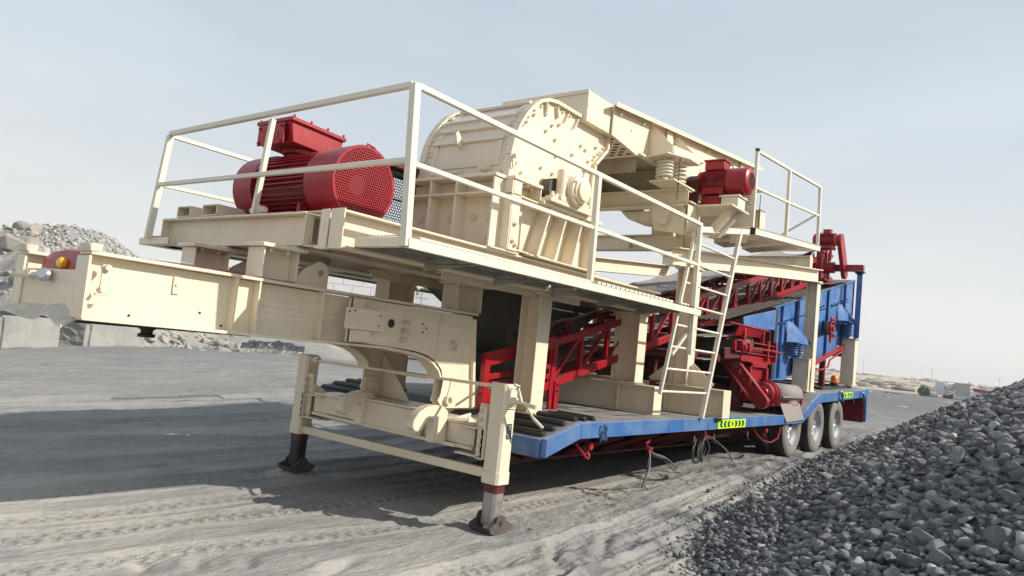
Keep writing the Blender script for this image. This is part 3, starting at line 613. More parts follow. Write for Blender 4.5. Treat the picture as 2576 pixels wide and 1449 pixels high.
# ================================================================== MAIN ELECTRIC MOTOR
mo=thing('main_electric_motor','large red finned electric motor with round perforated fan guard and terminal box on the platform','electric motor',(3.6,5,2.32))
ax=V((0,1,0)); mx,mz,mr=3.56,2.605,.300
def ring(y): return V((mx,y,mz))
cw=G().lathe((mx,4.34,mz),ax,[(0,mr+.002),(.36,mr),(.36,mr-.012),(.006,mr-.008),(0,mr+.002)],56).obj('fan_cowl','red',mo)
d_=G(); 
d_.perf((mx-mr,4.343,mz-mr),X,Z,2*mr,2*mr,.0225,.0086,lambda a,b:(a-mr)**2+(b-mr)**2<(mr-.012)**2)
d_.lathe((mx,4.342,mz),ax,[(0,mr-.018),(0,mr+.001)],56)
d_.obj('perforated_fan_guard','red',cw)
fn=G().lathe((mx,4.43,mz),ax,[(0,.001),(0,.08),(.12,.08)],24)
for k in range(9):
    t=2*math.pi*k/9; c,s=math.cos(t),math.sin(t); fn.add([(mx+c*.07,4.42,mz+s*.07),(mx+c*.26,4.42,mz+s*.26),(mx+c*.26-s*.03,4.54,mz+s*.26+c*.03),(mx+c*.07-s*.02,4.54,mz+s*.07+c*.02)],[(0,1,2,3)])
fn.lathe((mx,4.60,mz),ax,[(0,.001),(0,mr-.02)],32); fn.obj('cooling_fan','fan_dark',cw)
G().path([(mx+.03,4.40,mz+mr-.005),(mx+.03,4.40,mz+mr+.035),(mx+.11,4.40,mz+mr+.02),(mx+.11,4.40,mz+mr-.03)],.007).obj('grab_loop','red',cw)
bd=G().lathe((mx,4.70,mz),ax,[(0,.235),(.66,.235),(.66,.001)],40)
bo=bd.obj('motor_body','red',mo)
g=G()
for k in range(44):
    t=2*math.pi*(k+.5)/44; 
    if math.sin(t)<-.93: continue
    c,s=math.cos(t),math.sin(t); h=.058
    a=V((mx,0,mz)); r0,r1=.233,.235+h
    g.beam(V((mx+c*(r0+r1)/2,4.72,mz+s*(r0+r1)/2)),V((mx+c*(r0+r1)/2,5.36,mz+s*(r0+r1)/2)),.0075,h,V((c,0,s)))
g.obj('cooling_fin','red',bo)
dr=G().lathe((mx,5.42,mz),ax,[(0,mr-.01),(0,mr),(.27,mr-.003),(.27,mr-.015)],56).lathe((mx,5.42,mz),ax,[(.02,mr-.02),(.02,.06),(.3,.06)],40)
for k in range(40):
    t=2*math.pi*k/40; dr.tube((mx+math.cos(t)*(mr-.02),5.405,mz+math.sin(t)*(mr-.02)),(mx+math.cos(t)*(mr-.02),5.42,mz+math.sin(t)*(mr-.02)),.006,6)
dr.obj('belt_wheel_guard','red',mo)
G().box(mx-.26,mx+.26,4.76,4.80,2.33,2.42).box(mx-.26,mx+.26,5.22,5.26,2.33,2.42).box(mx-.30,mx-.18,4.72,5.30,2.305,2.335).box(mx+.18,mx+.30,4.72,5.30,2.305,2.335).obj('motor_foot','red',mo,.004)
# terminal box
tb=G().prismxz([(3.30,2.925),(3.76,2.900),(3.79,3.065),(3.27,3.09)],4.96,5.40).obj('terminal_box','red',mo,.006)
G().prismxz([(3.25,3.088),(3.80,3.062),(3.80,3.095),(3.25,3.122)],4.935,5.425).obj('box_lid','red',tb,.006)
G().box(3.245,3.262,5.02,5.38,2.91,3.08).obj('gland_plate','red',tb,.004)
g=G()
for y,z in ((5.12,2.985),(5.26,2.985)): g.lathe((3.245,y,z),(-1,0,0),[(0,.034),(.004,.034),(.004,.024),(0,.001)],18)
for y,z in ((5.05,3.05),(5.05,2.93),(5.35,3.05),(5.35,2.93)): g.bolt((3.245,y,z),(-1,0,0),.009,.01)
for k in range(4):
    x=3.28+k*.165
    for y in (4.95,5.41): g.tube((x,y,3.11-.04*(x-3.28)),(x,y,3.14-.04*(x-3.28)),.009,8)
g.obj('box_bolt','red',tb)
G().lathe((3.54,5.16,2.84),Z,[(0,.12),(.03,.12),(.04,.16),(.07,.16)],28).obj('box_neck','red',tb)
rg=[V((3.62+.034*math.cos(t),4.90,2.915+.034*math.sin(t))) for t in [2*math.pi*k/16 for k in range(17)]]
G().path(rg,.010).tube((3.62,4.90,2.86),(3.62,4.90,2.885),.02,10).obj('lifting_eye','red',bo)
# slide rails under the motor
def rect_tube(g,x0,x1,y0,y1,z0,z1,t=.012):
    return g.box(x0,x1,y0,y1,z1-t,z1).box(x0,x1,y0,y1,z0,z0+t).box(x0,x1,y0,y0+t,z0+t,z1-t).box(x0,x1,y1-t,y1,z0+t,z1-t)
for y0,y1 in ((5.60,5.83),(6.03,6.25)):
    rect_tube(G(),3.10,4.3,y0,y1,2.308,2.405).obj('slide_rail','cream',pf,.003)
G().tube((3.12,4.93,2.335),(3.12,5.12,2.335),.022,8).tube((3.12,4.98,2.335),(3.12,5.0,2.335),.04,6).obj('adjusting_bolt','cream_worn',pf)
# belt guard between motor and crusher (far side)
bgd=thing('drive_belt_guard','black perforated drive belt guard between the big red motor and the crusher','belt guard',(4.4,5.25,2.3))
G().box(3.7,5.55,5.18,5.20,3.03,3.05).box(3.7,5.55,5.36,5.38,3.03,3.05).box(3.7,5.55,5.18,5.38,3.045,3.052).box(3.7,5.55,5.18,5.20,2.51,2.53).box(3.7,5.55,5.18,5.20,2.76,2.775).box(5.0,5.03,5.18,5.38,2.32,3.04).obj('guard_frame','black',bgd)
G().perf((3.75,5.185,2.53),X,Z,1.4,.5,.030,.0115).obj('perforated_sheet','black',bgd)
G().box(4.62,5.0,5.10,5.42,3.055,3.13).prismxz([(4.5,3.055),(4.62,3.055),(4.62,3.13)],5.10,5.42).obj('top_cover','red_dark',bgd,.004)
# ================================================================== IMPACT CRUSHER
ic=thing('impact_crusher','cream impact crusher with domed bolted hood and round bearing housing on the platform','crusher',(5.5,4.5,2.31))
ca,cb=4.02,5.08
hood=[(4.86,2.95),(4.865,3.17),(4.90,3.34),(4.955,3.47),(5.03,3.59),(5.12,3.69),(5.22,3.765),(5.34,3.815),(5.48,3.835),(6.40,3.825),(6.44,3.80),(6.43,3.66),(6.22,3.45),(6.22,2.95)]
hb=G().prismxz(hood,ca,cb).obj('hood','cream',ic,.004)
# rims: a bolted flange band that stands proud on both side edges
def rim(pl,y0,y1,out,nm='rim_flange',prnt=hb):
    g=G()
    for a,b in zip(pl[:-1],pl[1:]):
        d=V((b[0]-a[0],0,b[1]-a[1])).normalized(); n=V((-d.z,0,d.x))
        p=V((a[0],0,a[1]));q=V((b[0],0,b[1])); 
        c=[p,q,q+n*out,p+n*out]
        g.prism([V((k.x,y0,k.z)) for k in c],(0,y1-y0,0))
    return g.obj(nm,'cream',prnt)
rp=hood[:-1]
rim(hood,ca-.045,ca+.03,.030); rim(hood,cb-.03,cb+.045,.030)
# segment lines: thick clamp plates along the front rim with bolts
def along(pl,step,start=0):
    out=[];acc=start
    for a,b in zip(pl[:-1],pl[1:]):
        A=V((a[0],0,a[1]));B=V((b[0],0,b[1]));L_=(B-A).length; d=(B-A)/L_
        while acc<L_: out.append((A+d*acc,V((-d.z,0,d.x)),d)); acc+=step
        acc-=L_
    return out
g=G();g2=G()
for p,n,d in along(hood[:11],.125,.08):
    for yy in (ca+.055,cb-.055):
        c=V((p.x,yy,p.z)); g.bolt(c+n*.001,n,.015,.016)
    g2.bolt(V((p.x,ca+.03,p.z))-n*.035+V((0,-.03,0)),(0,-1,0),.014,.014)
for p,n,d in along(hood[10:],.12,.05): g2.bolt(V((p.x,ca,p.z))-n*.03,(0,-1,0),.014,.016)
g.obj('hood_bolt','cream',hb); g2.obj('side_bolt','cream',hb)
g=G()
for p,n,d in along(hood[:9],.125,.08)[2:]:
    for yy in (ca+.06,cb-.06): g.beam(V((p.x,yy,p.z))+n*.004-d*.045,V((p.x,yy,p.z))+n*.004+d*.045,.065,.007,n)
g.obj('clamp_tab','cream',hb)
# hood ridges (folded cross bars) on the front: raised bars between recessed panels
for x,z,nx,nz in ((4.905,3.355,-.93,.3),(4.965,3.49,-.85,.5),(5.05,3.605,-.7,.7),(5.22,3.77,-.45,.89)):
    n=V((nx,0,nz)).normalized(); G().beam(V((x,ca+.09,z))+n*.012,V((x,cb-.09,z))+n*.012,.05,.03,n).obj('cross_ridge','cream',hb,.004)
# raised frames around the recesses
for (xa,za,xb_,zb_) in ((4.862,3.12,4.89,3.33),(4.912,3.375,4.955,3.475),(4.978,3.51,5.04,3.595),(5.07,3.63,5.19,3.745)):
    for yy in (ca+.13,cb-.13): G().beam((xa,yy,za),(xb_,yy,zb_),.06,.022,V((-1,0,.5))).obj('recess_frame','cream',hb,.006)
G().beam((4.861,ca+.10,3.11),(4.861,cb-.10,3.11),.022,.05,Z).obj('recess_frame','cream',hb,.006)
G().prism([(4.86,4.60,3.27),(4.86,4.60,3.36),(4.80,4.60,3.43),(4.765,4.60,3.40),(4.80,4.60,3.30)],(0,.02,0)).tube((4.795,4.598,3.39),(4.795,4.622,3.39),.018,12).obj('hood_lug','cream',hb,.003)
for y,z in ((4.86,3.02),(4.60,3.03),(4.26,3.05)):
    G().box(4.845,4.862,y-.045,y+.045,z-.045,z+.045).tube((4.845,y,z),(4.80,y,z),.032,14).tube((4.80,y,z),(4.755,y,z-.005),.018,10).tube((4.80,y,z),(4.785,y,z),.03,6).obj('adjusting_screw','cream',ic,.003)
G().lathe((4.86,5.0,3.0),(-1,0,0),[(0,.04),(.02,.036),(.03,.001)],16).obj('end_cap','cream',ic)
# shackle on the front near edge
sh=[V((4.875+.028*math.cos(t),3.955,3.10+.05*math.sin(t))) for t in [R(a) for a in range(-200,21,20)]]
G().path(sh,.010).tube((4.87,3.93,3.16),(4.87,3.98,3.16),.024,14).tube((4.94,3.965,3.10),(4.90,3.965,3.10),.012,8).obj('shackle','cream',hb)
# wear-plate bolts on the near side plate
pts=[(5.15,3.63),(5.05,3.53),(5.33,3.69),(5.45,3.62),(5.36,3.54),(5.37,3.40),(5.52,3.50),(5.56,3.66),(5.56,3.35),(5.83,3.44),(5.97,3.57),(6.06,3.55),(6.13,3.45),(6.25,3.63),(6.24,3.53),(6.34,3.60),(6.09,3.34),(5.34,3.18),(5.53,3.17),(5.05,3.06),(5.12,3.015),(5.22,2.99),(5.86,3.08),(6.05,3.22),(5.98,2.96),(6.0,3.17)]
g=G()
for x,z in pts: g.bolt((x,ca,z),(0,-1,0),.0165,.022)
g.obj('liner_bolt','cream',hb)
G().box(5.80,5.93,ca-.003,ca,3.44,3.53).box(5.86,5.99,ca-.006,ca-.003,3.36,3.45).obj('weld_outline','cream_rail',hb,.001)
g=G()
for x,z,dx,dz in ((5.30,3.80,.02,-.09),(5.48,3.81,.03,-.10),(5.67,3.81,-.05,-.11),(5.85,3.81,-.06,-.12)): g.prism([(x,ca-.001,z),(x+.012,ca-.001,z),(x+.012+dx,ca-.001,z+dz),(x+dx,ca-.001,z+dz)],(0,-.035,0))
g.obj('gusset_rib','cream',hb)
# rear chin flange
G().box(6.06,6.214,ca-.048,ca-.001,3.35,3.364).box(6.19,6.216,ca-.047,ca-.001,2.86,3.348).box(6.08,6.20,ca-.012,ca,2.88,3.35).obj('chin_flange','cream',ic,.003)
g=G()
for z in (2.96,3.09,3.22): g.bolt((6.14,ca-.013,z),(0,-1,0),.017,.02)
g.obj('chin_bolt','cream',ic)
# lower body -------------------------------------------------------------
lb_=G().box(4.80,6.24,4.02,5.08,2.31,2.925).obj('lower_body','cream',ic)
g=G().box(4.66,4.80,3.97,5.13,2.935,2.965).box(4.80,5.22,3.87,4.02,2.935,2.965)  # shelf
g.box(4.66,4.80,3.99,5.13,2.785,2.803)
for y in (3.985,4.42,4.74,5.09): g.box(4.665,4.80,y,y+.022,2.803 if True else 0,2.934).box(4.665,4.80,y,y+.022,2.315,2.784)
g.box(4.66,4.80,4.012,5.09,2.31,2.325)
g.obj('front_rib_frame','cream',ic,.003)
g=G()
for y in (4.97,4.58,4.30): g.tube((4.795,y,2.60),(4.79,y,2.60),.036,20)
g.obj('access_hole','cream_worn',ic)
g=G()
for y,z in ((4.87,2.60),(4.86,2.42),(4.53,2.58),(4.53,2.42),(4.12,2.58),(4.12,2.42),(4.85,2.84),(4.55,2.85),(4.11,2.37)): g.bolt((4.799,y,z),(-1,0,0),.017,.022)
g.obj('front_bolt','cream',ic)
# near side: first bright strip, recess, second strip, slanting ribs
g=G().box(4.80,4.815,3.89,4.02,2.315,2.934).box(4.815,4.93,3.885,3.90,2.315,2.934).box(5.20,5.215,3.88,4.02,2.83,2.934)
g.prism([(4.80,3.885,2.80),(4.93,3.885,2.80),(5.22,3.90,2.80),(5.22,4.02,2.80),(4.80,4.02,2.80)],(0,0,.015))
g.prism([(4.81,3.90,2.325),(5.45,3.90,2.325),(5.45,4.02,2.325),(4.81,4.02,2.325)],(0,0,.014))
for xt,xb_ in ((5.38,5.22),(5.65,5.50),(5.92,5.80)):
    g.prism([(xt,4.02,2.80),(xt,3.87,2.80),(xb_,3.87,2.33),(xb_,4.02,2.33)],(.022,0,0))
g.box(5.22,6.26,3.85,4.02,2.80,2.835).box(6.18,6.24,3.93,4.02,2.33,2.80)
g.obj('side_rib_frame','cream',ic,.003)
G().box(5.10,6.3,3.86,4.02,2.31,2.324).obj('base_flange','cream',ic,.003)
G().box(4.60,5.00,3.90,4.10,2.296,2.312).obj('base_pad','cream_worn',ic,.003)
g=G()
for x,z in ((4.87,2.55),(4.86,2.40),(4.90,2.37)): g.bolt((x,3.884,z),(0,-1,0),.019,.02)
for x,z in ((4.99,2.60),(5.04,2.48),(5.30,2.40),(5.60,2.45),(5.10,2.88),(5.03,2.87)): g.bolt((x,4.02,z),(0,-1,0),.017,.02)
for x,z in ((5.02,2.93),(5.14,2.93),(5.45,2.80),(5.75,2.80),(6.0,2.80)): g.bolt((x,3.94,z),(0,0,-1),.016,.02)
g.obj('frame_bolt','cream',ic)
for x,z in ((5.07,2.50),(5.63,2.47)):
    G().prismxz([(x+.03*math.cos(R(a)),z+(.06 if math.sin(R(a))>=0 else -.06)+.03*math.sin(R(a))) for a in range(0,360,20)],3.995,4.018).obj('slotted_link','cream',ic,.002)
# bearing
bh=G().box(5.26,5.98,3.80,3.95,2.837,2.875).box(5.42,5.90,3.80,3.94,2.875,2.93)
bh.prismxz(circ(5.66,3.015,.155,-40,220,24),3.78,3.96).obj('bearing_base','cream',ic,.004)
br=G().lathe((5.66,3.80,3.015),(0,-1,0),[(0,.15),(.05,.148),(.055,.125),(.075,.122),(.08,.10),(.10,.098),(.105,.075),(.105,.001)],40).obj('bearing_housing','cream',ic)
g=G()
for k in range(6):
    t=R(30+60*k); g.bolt((5.66+.137*math.cos(t),3.749,3.015+.137*math.sin(t)),(0,-1,0),.011,.014)
g.tube((5.66,3.694,3.015),(5.66,3.693,3.015),.008,10)
g.obj('bearing_bolt','cream',br)
G().lathe((5.46,4.0,3.0),(0,-1,0),[(0,.10),(.09,.10),(.09,.001)],32).obj('shaft_seal','rust',ic)
G().tube((5.485,3.86,2.88),(5.485,3.86,3.18),.052,18).box(5.38,5.415,3.83,3.92,2.877,2.935).obj('bearing_support','cream',ic,.003)
g=G()
for x in (5.34,5.92): g.box(x-.04,x+.04,3.81,3.90,2.875,2.90).tube((x,3.85,2.90),(x,3.85,2.945),.02,6)
g.obj('hold_down_bolt','cream',ic)
# inlet box on top of the hood
G().box(5.90,6.44,3.93,5.03,3.80,4.115).box(5.884,5.899,3.925,5.035,4.085,4.125).obj('inlet_box','cream',ic,.003)
# ================================================================== VIBRATING FEEDER
fd=thing('vibrating_feeder','cream vibrating feeder trough with deep flanged side plates on coil springs behind the crusher','feeder',(8.5,4.5,3.6))
def fz(x,z,x0=6.42): return z+(x-x0)*.0985
fx0,fx1=6.43,10.62
side=[(fx0,fz(fx0,4.115)),(fx1,fz(fx1,4.115)),(fx1,fz(fx1,3.86)),(8.6,fz(8.6,3.56)),(7.95,fz(7.95,3.50)),(6.98,3.725),(fx0,3.80)]
side=[(6.36,4.108),(10.62,4.53),(10.62,4.10),(8.9,3.86),(7.6,3.73),(6.92,3.72),(6.36,3.79)]
for y,s in ((3.90,-1),(5.02,1)):
    sp=G().prismxz(side,y,y+.016).obj('side_plate','cream',fd,.002)
    yy=(y-.085,y) if s<0 else (y+.016,y+.10)
    G().prism([(6.26,yy[0],4.088),(10.62,yy[0],4.52),(10.62,yy[1],4.52),(6.36,yy[1],4.098)],(0,0,.016)).prism([(6.26,yy[0],4.053),(10.62,yy[0],4.485),(10.62,yy[0],4.525),(6.26,yy[0],4.093)],(0,.008,0)).obj('top_flange','cream',sp,.002)
    if s<0:
        g=G()
        for x,dz in ((6.47,-.08),(6.98,-.075),(8.75,-.07),(9.35,-.08),(8.45,-.28),(8.6,-.25),(9.9,-.08)): g.bolt((x,y,fz(x,4.115)+dz),(0,-1,0),.016,.03)
        g.obj('side_bolt','cream',sp)
        g=G()
        for x,z in ((6.75,3.95),(9.4,4.15),(8.6,3.98)): g.tube((x,y+.001,z),(x,y-.002,z),.011,10)
        g.obj('bolt_hole','black',sp)
        for x in (7.62,9.95): 
            zc=fz(x,4.04); G().prismxz(circ(x,zc,.07,0,180,12)+[(x-.07,zc-.10),(x+.07,zc-.10)],y-.03,y-.012).tube((x,y-.034,zc+.01),(x,y-.028,zc+.01),.025,14).obj('lifting_ear','cream',fd,.002)
        # spring bracket: two triangular webs, bottom plate and outer lip
        bt=G().prism([(7.10,3.90,3.745),(7.10,3.62,3.775),(7.52,3.55,3.815),(7.97,3.62,3.86),(8.05,3.90,3.885)],(0,0,.016))
        bt.box(6.95,7.25,3.86,3.90,3.735,3.76)
        bt.prism([(7.17,3.90,3.78),(7.17,3.60,3.80),(7.17,3.60,3.88),(7.17,3.90,4.16)],(.014,0,0)).prism([(7.80,3.90,3.86),(7.80,3.62,3.86),(7.80,3.62,3.95),(7.80,3.90,4.22)],(.014,0,0))
        bt.prism([(7.19,3.595,3.80),(7.83,3.615,3.865),(7.83,3.615,3.955),(7.19,3.595,3.885)],(0,.012,0))
        bt.obj('spring_bracket','cream',fd,.002)
        G().prism([(9.9,3.90,4.02),(9.9,3.66,4.04),(10.3,3.66,4.08),(10.3,3.90,4.06)],(0,0,.016)).prism([(9.95,3.90,4.05),(9.95,3.68,4.06),(9.95,3.90,4.3)],(.012,0,0)).obj('spring_bracket','cream',fd,.002)
# trough floor (perforated discharge lip, solid trough bottom, hopper bars)
G().prism([(6.43,3.916,3.80),(6.98,3.916,3.727),(6.98,5.02,3.727),(6.43,5.02,3.80)],(0,0,.012)).obj('trough_lip','cream',fd)
hg=G()
for i in range(7):
    for j in range(9):
        x=6.50+i*.066; y=3.99+j*.108+(i%2)*.054; z=3.80-(x-6.43)*.133-.001
        hg.prism([(x+.022*math.cos(t),y+.036*math.sin(t),z) for t in [2*math.pi*k/10 for k in range(10)]],(0,0,-.0015))
hg.obj('lip_hole','black',fd)
tf=G().prism([(6.98,3.918,3.74),(10.6,3.916,4.1),(10.6,5.02,4.1),(6.98,5.02,3.74)],(0,0,.012)).prism([(6.98,4.95,3.40),(8.9,4.95,3.62),(8.9,4.95,3.86),(6.98,4.95,3.74)],(0,.012,0)).obj('trough_floor','cream_shade_dirty',fd)
G().prism([(7.3,4.93,3.38),(9.1,4.93,3.5),(9.1,4.93,3.7),(7.2,4.93,3.74)],(0,.014,0)).box(7.8,7.815,3.95,4.94,3.50,3.80).box(7.0,7.012,3.95,4.94,3.56,3.74).prism([(6.85,4.94,3.7),(7.30,4.94,3.36),(7.30,4.94,3.74)],(0,.012,0)).obj('undertray','cream_shade_dirty',fd)
G().prism([(7.812,3.95,3.515),(9.3,3.95,3.66),(9.3,4.93,3.66),(7.812,4.93,3.515)],(0,0,.010)).obj('exciter_deck','cream_shade_dirty',fd)
def coil(x,y,z0,z1,r,turns,wr,p,m='cream_rail',nm='coil_spring'):
    n=int(turns*16); pts=[]
    for k in range(n+1):
        t=k/n; e=min(1,t*turns,(1-t)*turns); 
        pts.append((x+r*math.cos(2*math.pi*turns*t),y+r*math.sin(2*math.pi*turns*t),z0+wr+(z1-z0-2*wr)*t))
    return G().path(pts,wr,8).obj(nm,m,p)
for x,zt,z0_ in ((7.33,3.775,3.548),(7.68,3.825,3.548)):
    coil(x,3.755,z0_-.0,zt,.086,5.3,.0125,fd)
coil(7.50,3.87,3.548,3.80,.07,5,.011,fd)
coil(7.36,4.85,3.53,3.77,.08,6,.015,fd); coil(10.1,3.78,3.82,4.05,.085,5.5,.0155,fd)
G().tube((7.42,3.62,3.33),(7.42,3.62,3.80),.006,8).tube((7.42,3.62,3.50),(7.42,3.62,3.51),.016,6).obj('tie_rod','black',fd)
G().tube((10.12,3.64,3.5),(10.12,3.64,4.0),.006,8).obj('tie_rod','black',fd)
# ================================================================== FEEDER DRIVE MOTOR
fm=thing('feeder_drive_motor','small red finned motor with oblong terminal box beside the coil springs of the feeder','electric motor',(8.27,3.5,3.37))
mx2,mz2,y2=8.27,3.715,3.09
ax=V((0,1,0))
def P2(t): return V((mx2,y2+t,mz2))
c2=G().lathe(P2(0),ax,[(0,.095),(.004,.12),(.022,.155),(.05,.166),(.265,.166)],44).obj('fan_cowl','red',fm)
g=G()
for k in range(9):
    r=.022+k*.0105; g.lathe(P2(-.002),ax,[(0,r),(0,r+.0045)],32)
g.obj('cowl_slot','fan_dark',c2)
G().lathe(P2(-.003),ax,[(0,.001),(0,.018)],14).obj('shaft_hole','black',c2)
b_=G().lathe(P2(.265),ax,[(0,.128),(.32,.128),(.33,.148),(.37,.148),(.38,.09),(.38,.001)],36).obj('motor_body','red',fm)
g=G()
for k in range(40):
    t=2*math.pi*(k+.5)/40; c,s=math.cos(t),math.sin(t)
    if s>.93: continue
    g.beam(V((mx2+c*.142,y2+.275,mz2+s*.142)),V((mx2+c*.142,y2+.58,mz2+s*.142)),.006,.030,V((c,0,s)))
g.obj('cooling_fin','red',b_)
G().lathe(P2(.65),ax,[(0,.085),(.015,.105),(.13,.105),(.13,.001)],32).obj('drive_pulley','rust',fm)
tb2=G().box(mx2-.10,mx2+.09,3.41,3.65,3.86,3.965).box(mx2-.115,mx2+.105,3.395,3.665,3.965,3.985).obj('terminal_box','red',fm,.005)
rg=[V((mx2+.0,3.36+.026*math.cos(t),3.90+.026*math.sin(t))) for t in [2*math.pi*k/14 for k in range(15)]]
G().path(rg,.008).obj('lifting_eye','red',b_)
G().box(mx2-.16,mx2+.16,3.38,3.43,3.535,3.56).box(mx2-.16,mx2+.16,3.60,3.65,3.535,3.56).box(mx2-.15,mx2-.11,3.38,3.65,3.55,3.63).box(mx2+.11,mx2+.15,3.38,3.65,3.55,3.63).obj('motor_foot','red',fm,.003)
G().box(mx2-.176,mx2-.168,3.50,3.58,3.68,3.76).obj('rating_plate','red_dark',b_)
G().box(mx2-.12,mx2+.05,3.42,3.66,3.37,3.533).obj('red_stand','red',fm,.003)
G().box(mx2-.15,mx2+.12,3.17,3.42,3.505,3.53).box(mx2-.13,mx2+.10,3.19,3.40,3.37,3.505).box(7.9,8.45,3.16,3.95,3.345,3.368).obj('motor_shelf','cream',fm,.004)
for x in (8.10,8.27): G().prism([(x,3.20,3.345),(x,3.32,3.345),(x,3.58,3.05),(x,3.46,3.05)],(.09,0,0)).obj('slanted_leg','cream',fm,.004)
bg2=G().perf((8.12,3.70,3.36),Y,Z,.22,.34,.03,.010); bg2.box(8.10,8.12,3.68,3.93,3.34,3.72).obj('perforated_belt_guard','red_dark',fm)
# ================================================================== UPPER WALKWAY
uw=thing('upper_walkway','cream expanded metal walkway with handrail beside the feeder, higher and further back than the ladder','walkway',(10.8,3.6,3.3))
def uz(x): return 3.362+(x-9.3)*.0925
def usl(g,x0,x1,y0,y1,d0,d1): return g.prism([(x0,y0,uz(x0)+d0),(x1,y0,uz(x1)+d0),(x1,y0,uz(x1)+d1),(x0,y0,uz(x0)+d1)],(0,y1-y0,0))
fg=G(); usl(fg,9.30,12.33,3.38,3.40,-.09,-.0); usl(fg,9.30,12.33,4.2,4.22,-.09,0); fg.box(9.29,9.30,3.40,4.2,uz(9.3)-.09,uz(9.3)).box(12.32,12.33,3.40,4.2,uz(12.32)-.09,uz(12.32))
usl(fg,9.3,12.3,3.40,3.46,-.09,-.082)
fg.obj('walkway_frame','cream_rail',uw,.003)
G().box(9.285,9.30,3.375,3.44,3.27,3.36).box(9.24,9.30,3.397,3.44,4.38,4.42).obj('black_tube_end','black',uw)
g=G()
for x in (10.0,10.75,11.5): usl(g,x,x+.05,3.41,4.19,-.09,-.03)
for x in (9.9,11.0): g.prism([(x,3.46,uz(x)-.085),(x,4.19,uz(x)-.085),(x,4.19,uz(x)-.15)],(.4,0,0))
g.obj('walkway_bearer','cream_worn',uw)
ex=G(); nx_=int(3.0/.075)
for i in range(nx_):
    x=9.33+i*.075
    for j in range(8):
        y=3.41+j*.0985
        za,zb2=uz(x)-.004,uz(x+.0375)-.004
        ex.beam((x,y,za),(x+.0375,y+.049,zb2),.007,.010).beam((x+.0375,y+.049,zb2),(x+.075,y,uz(x+.075)-.004),.007,.010)
        ex.beam((x,y,za),(x+.0375,y-.049,zb2),.007,.010).beam((x+.0375,y-.049,zb2),(x+.075,y,uz(x+.075)-.004),.007,.010)
ex.obj('expanded_metal_deck','cream_worn',uw)
rail('rail_post',uw,[(9.27,3.42,uz(9.3)),(9.27,3.42,4.40)],.045); rail('rail_post',uw,[(10.66,3.42,uz(10.66)-.02),(10.63,3.42,4.485)],.045); rail('rail_post',uw,[(12.29,3.42,uz(12.3)-.02),(12.22,3.42,4.61)],.045)
rail('top_rail',uw,[(9.27,3.42,4.39),(10.63,3.42,4.485),(12.22,3.42,4.605)]); rail('mid_rail',uw,[(9.29,3.42,3.90),(10.64,3.42,4.0),(12.22,3.42,4.13)],.034)
rail('corner_brace',uw,[(12.26,3.45,4.16),(12.2,4.3,3.62)],.03)
rail('far_side_rail',uw,[(9.30,4.19,3.37),(9.3,4.19,3.9)],.035)
# far-side handrail seen under the feeder
rail('rail_post',uw,[(9.9,6.6,3.1),(9.9,6.6,4.2)],.045); rail('top_rail',uw,[(8.0,6.6,3.95),(9.9,6.6,4.1)],.035); rail('mid_rail',uw,[(8.0,6.6,3.55),(9.9,6.6,3.66)],.035)
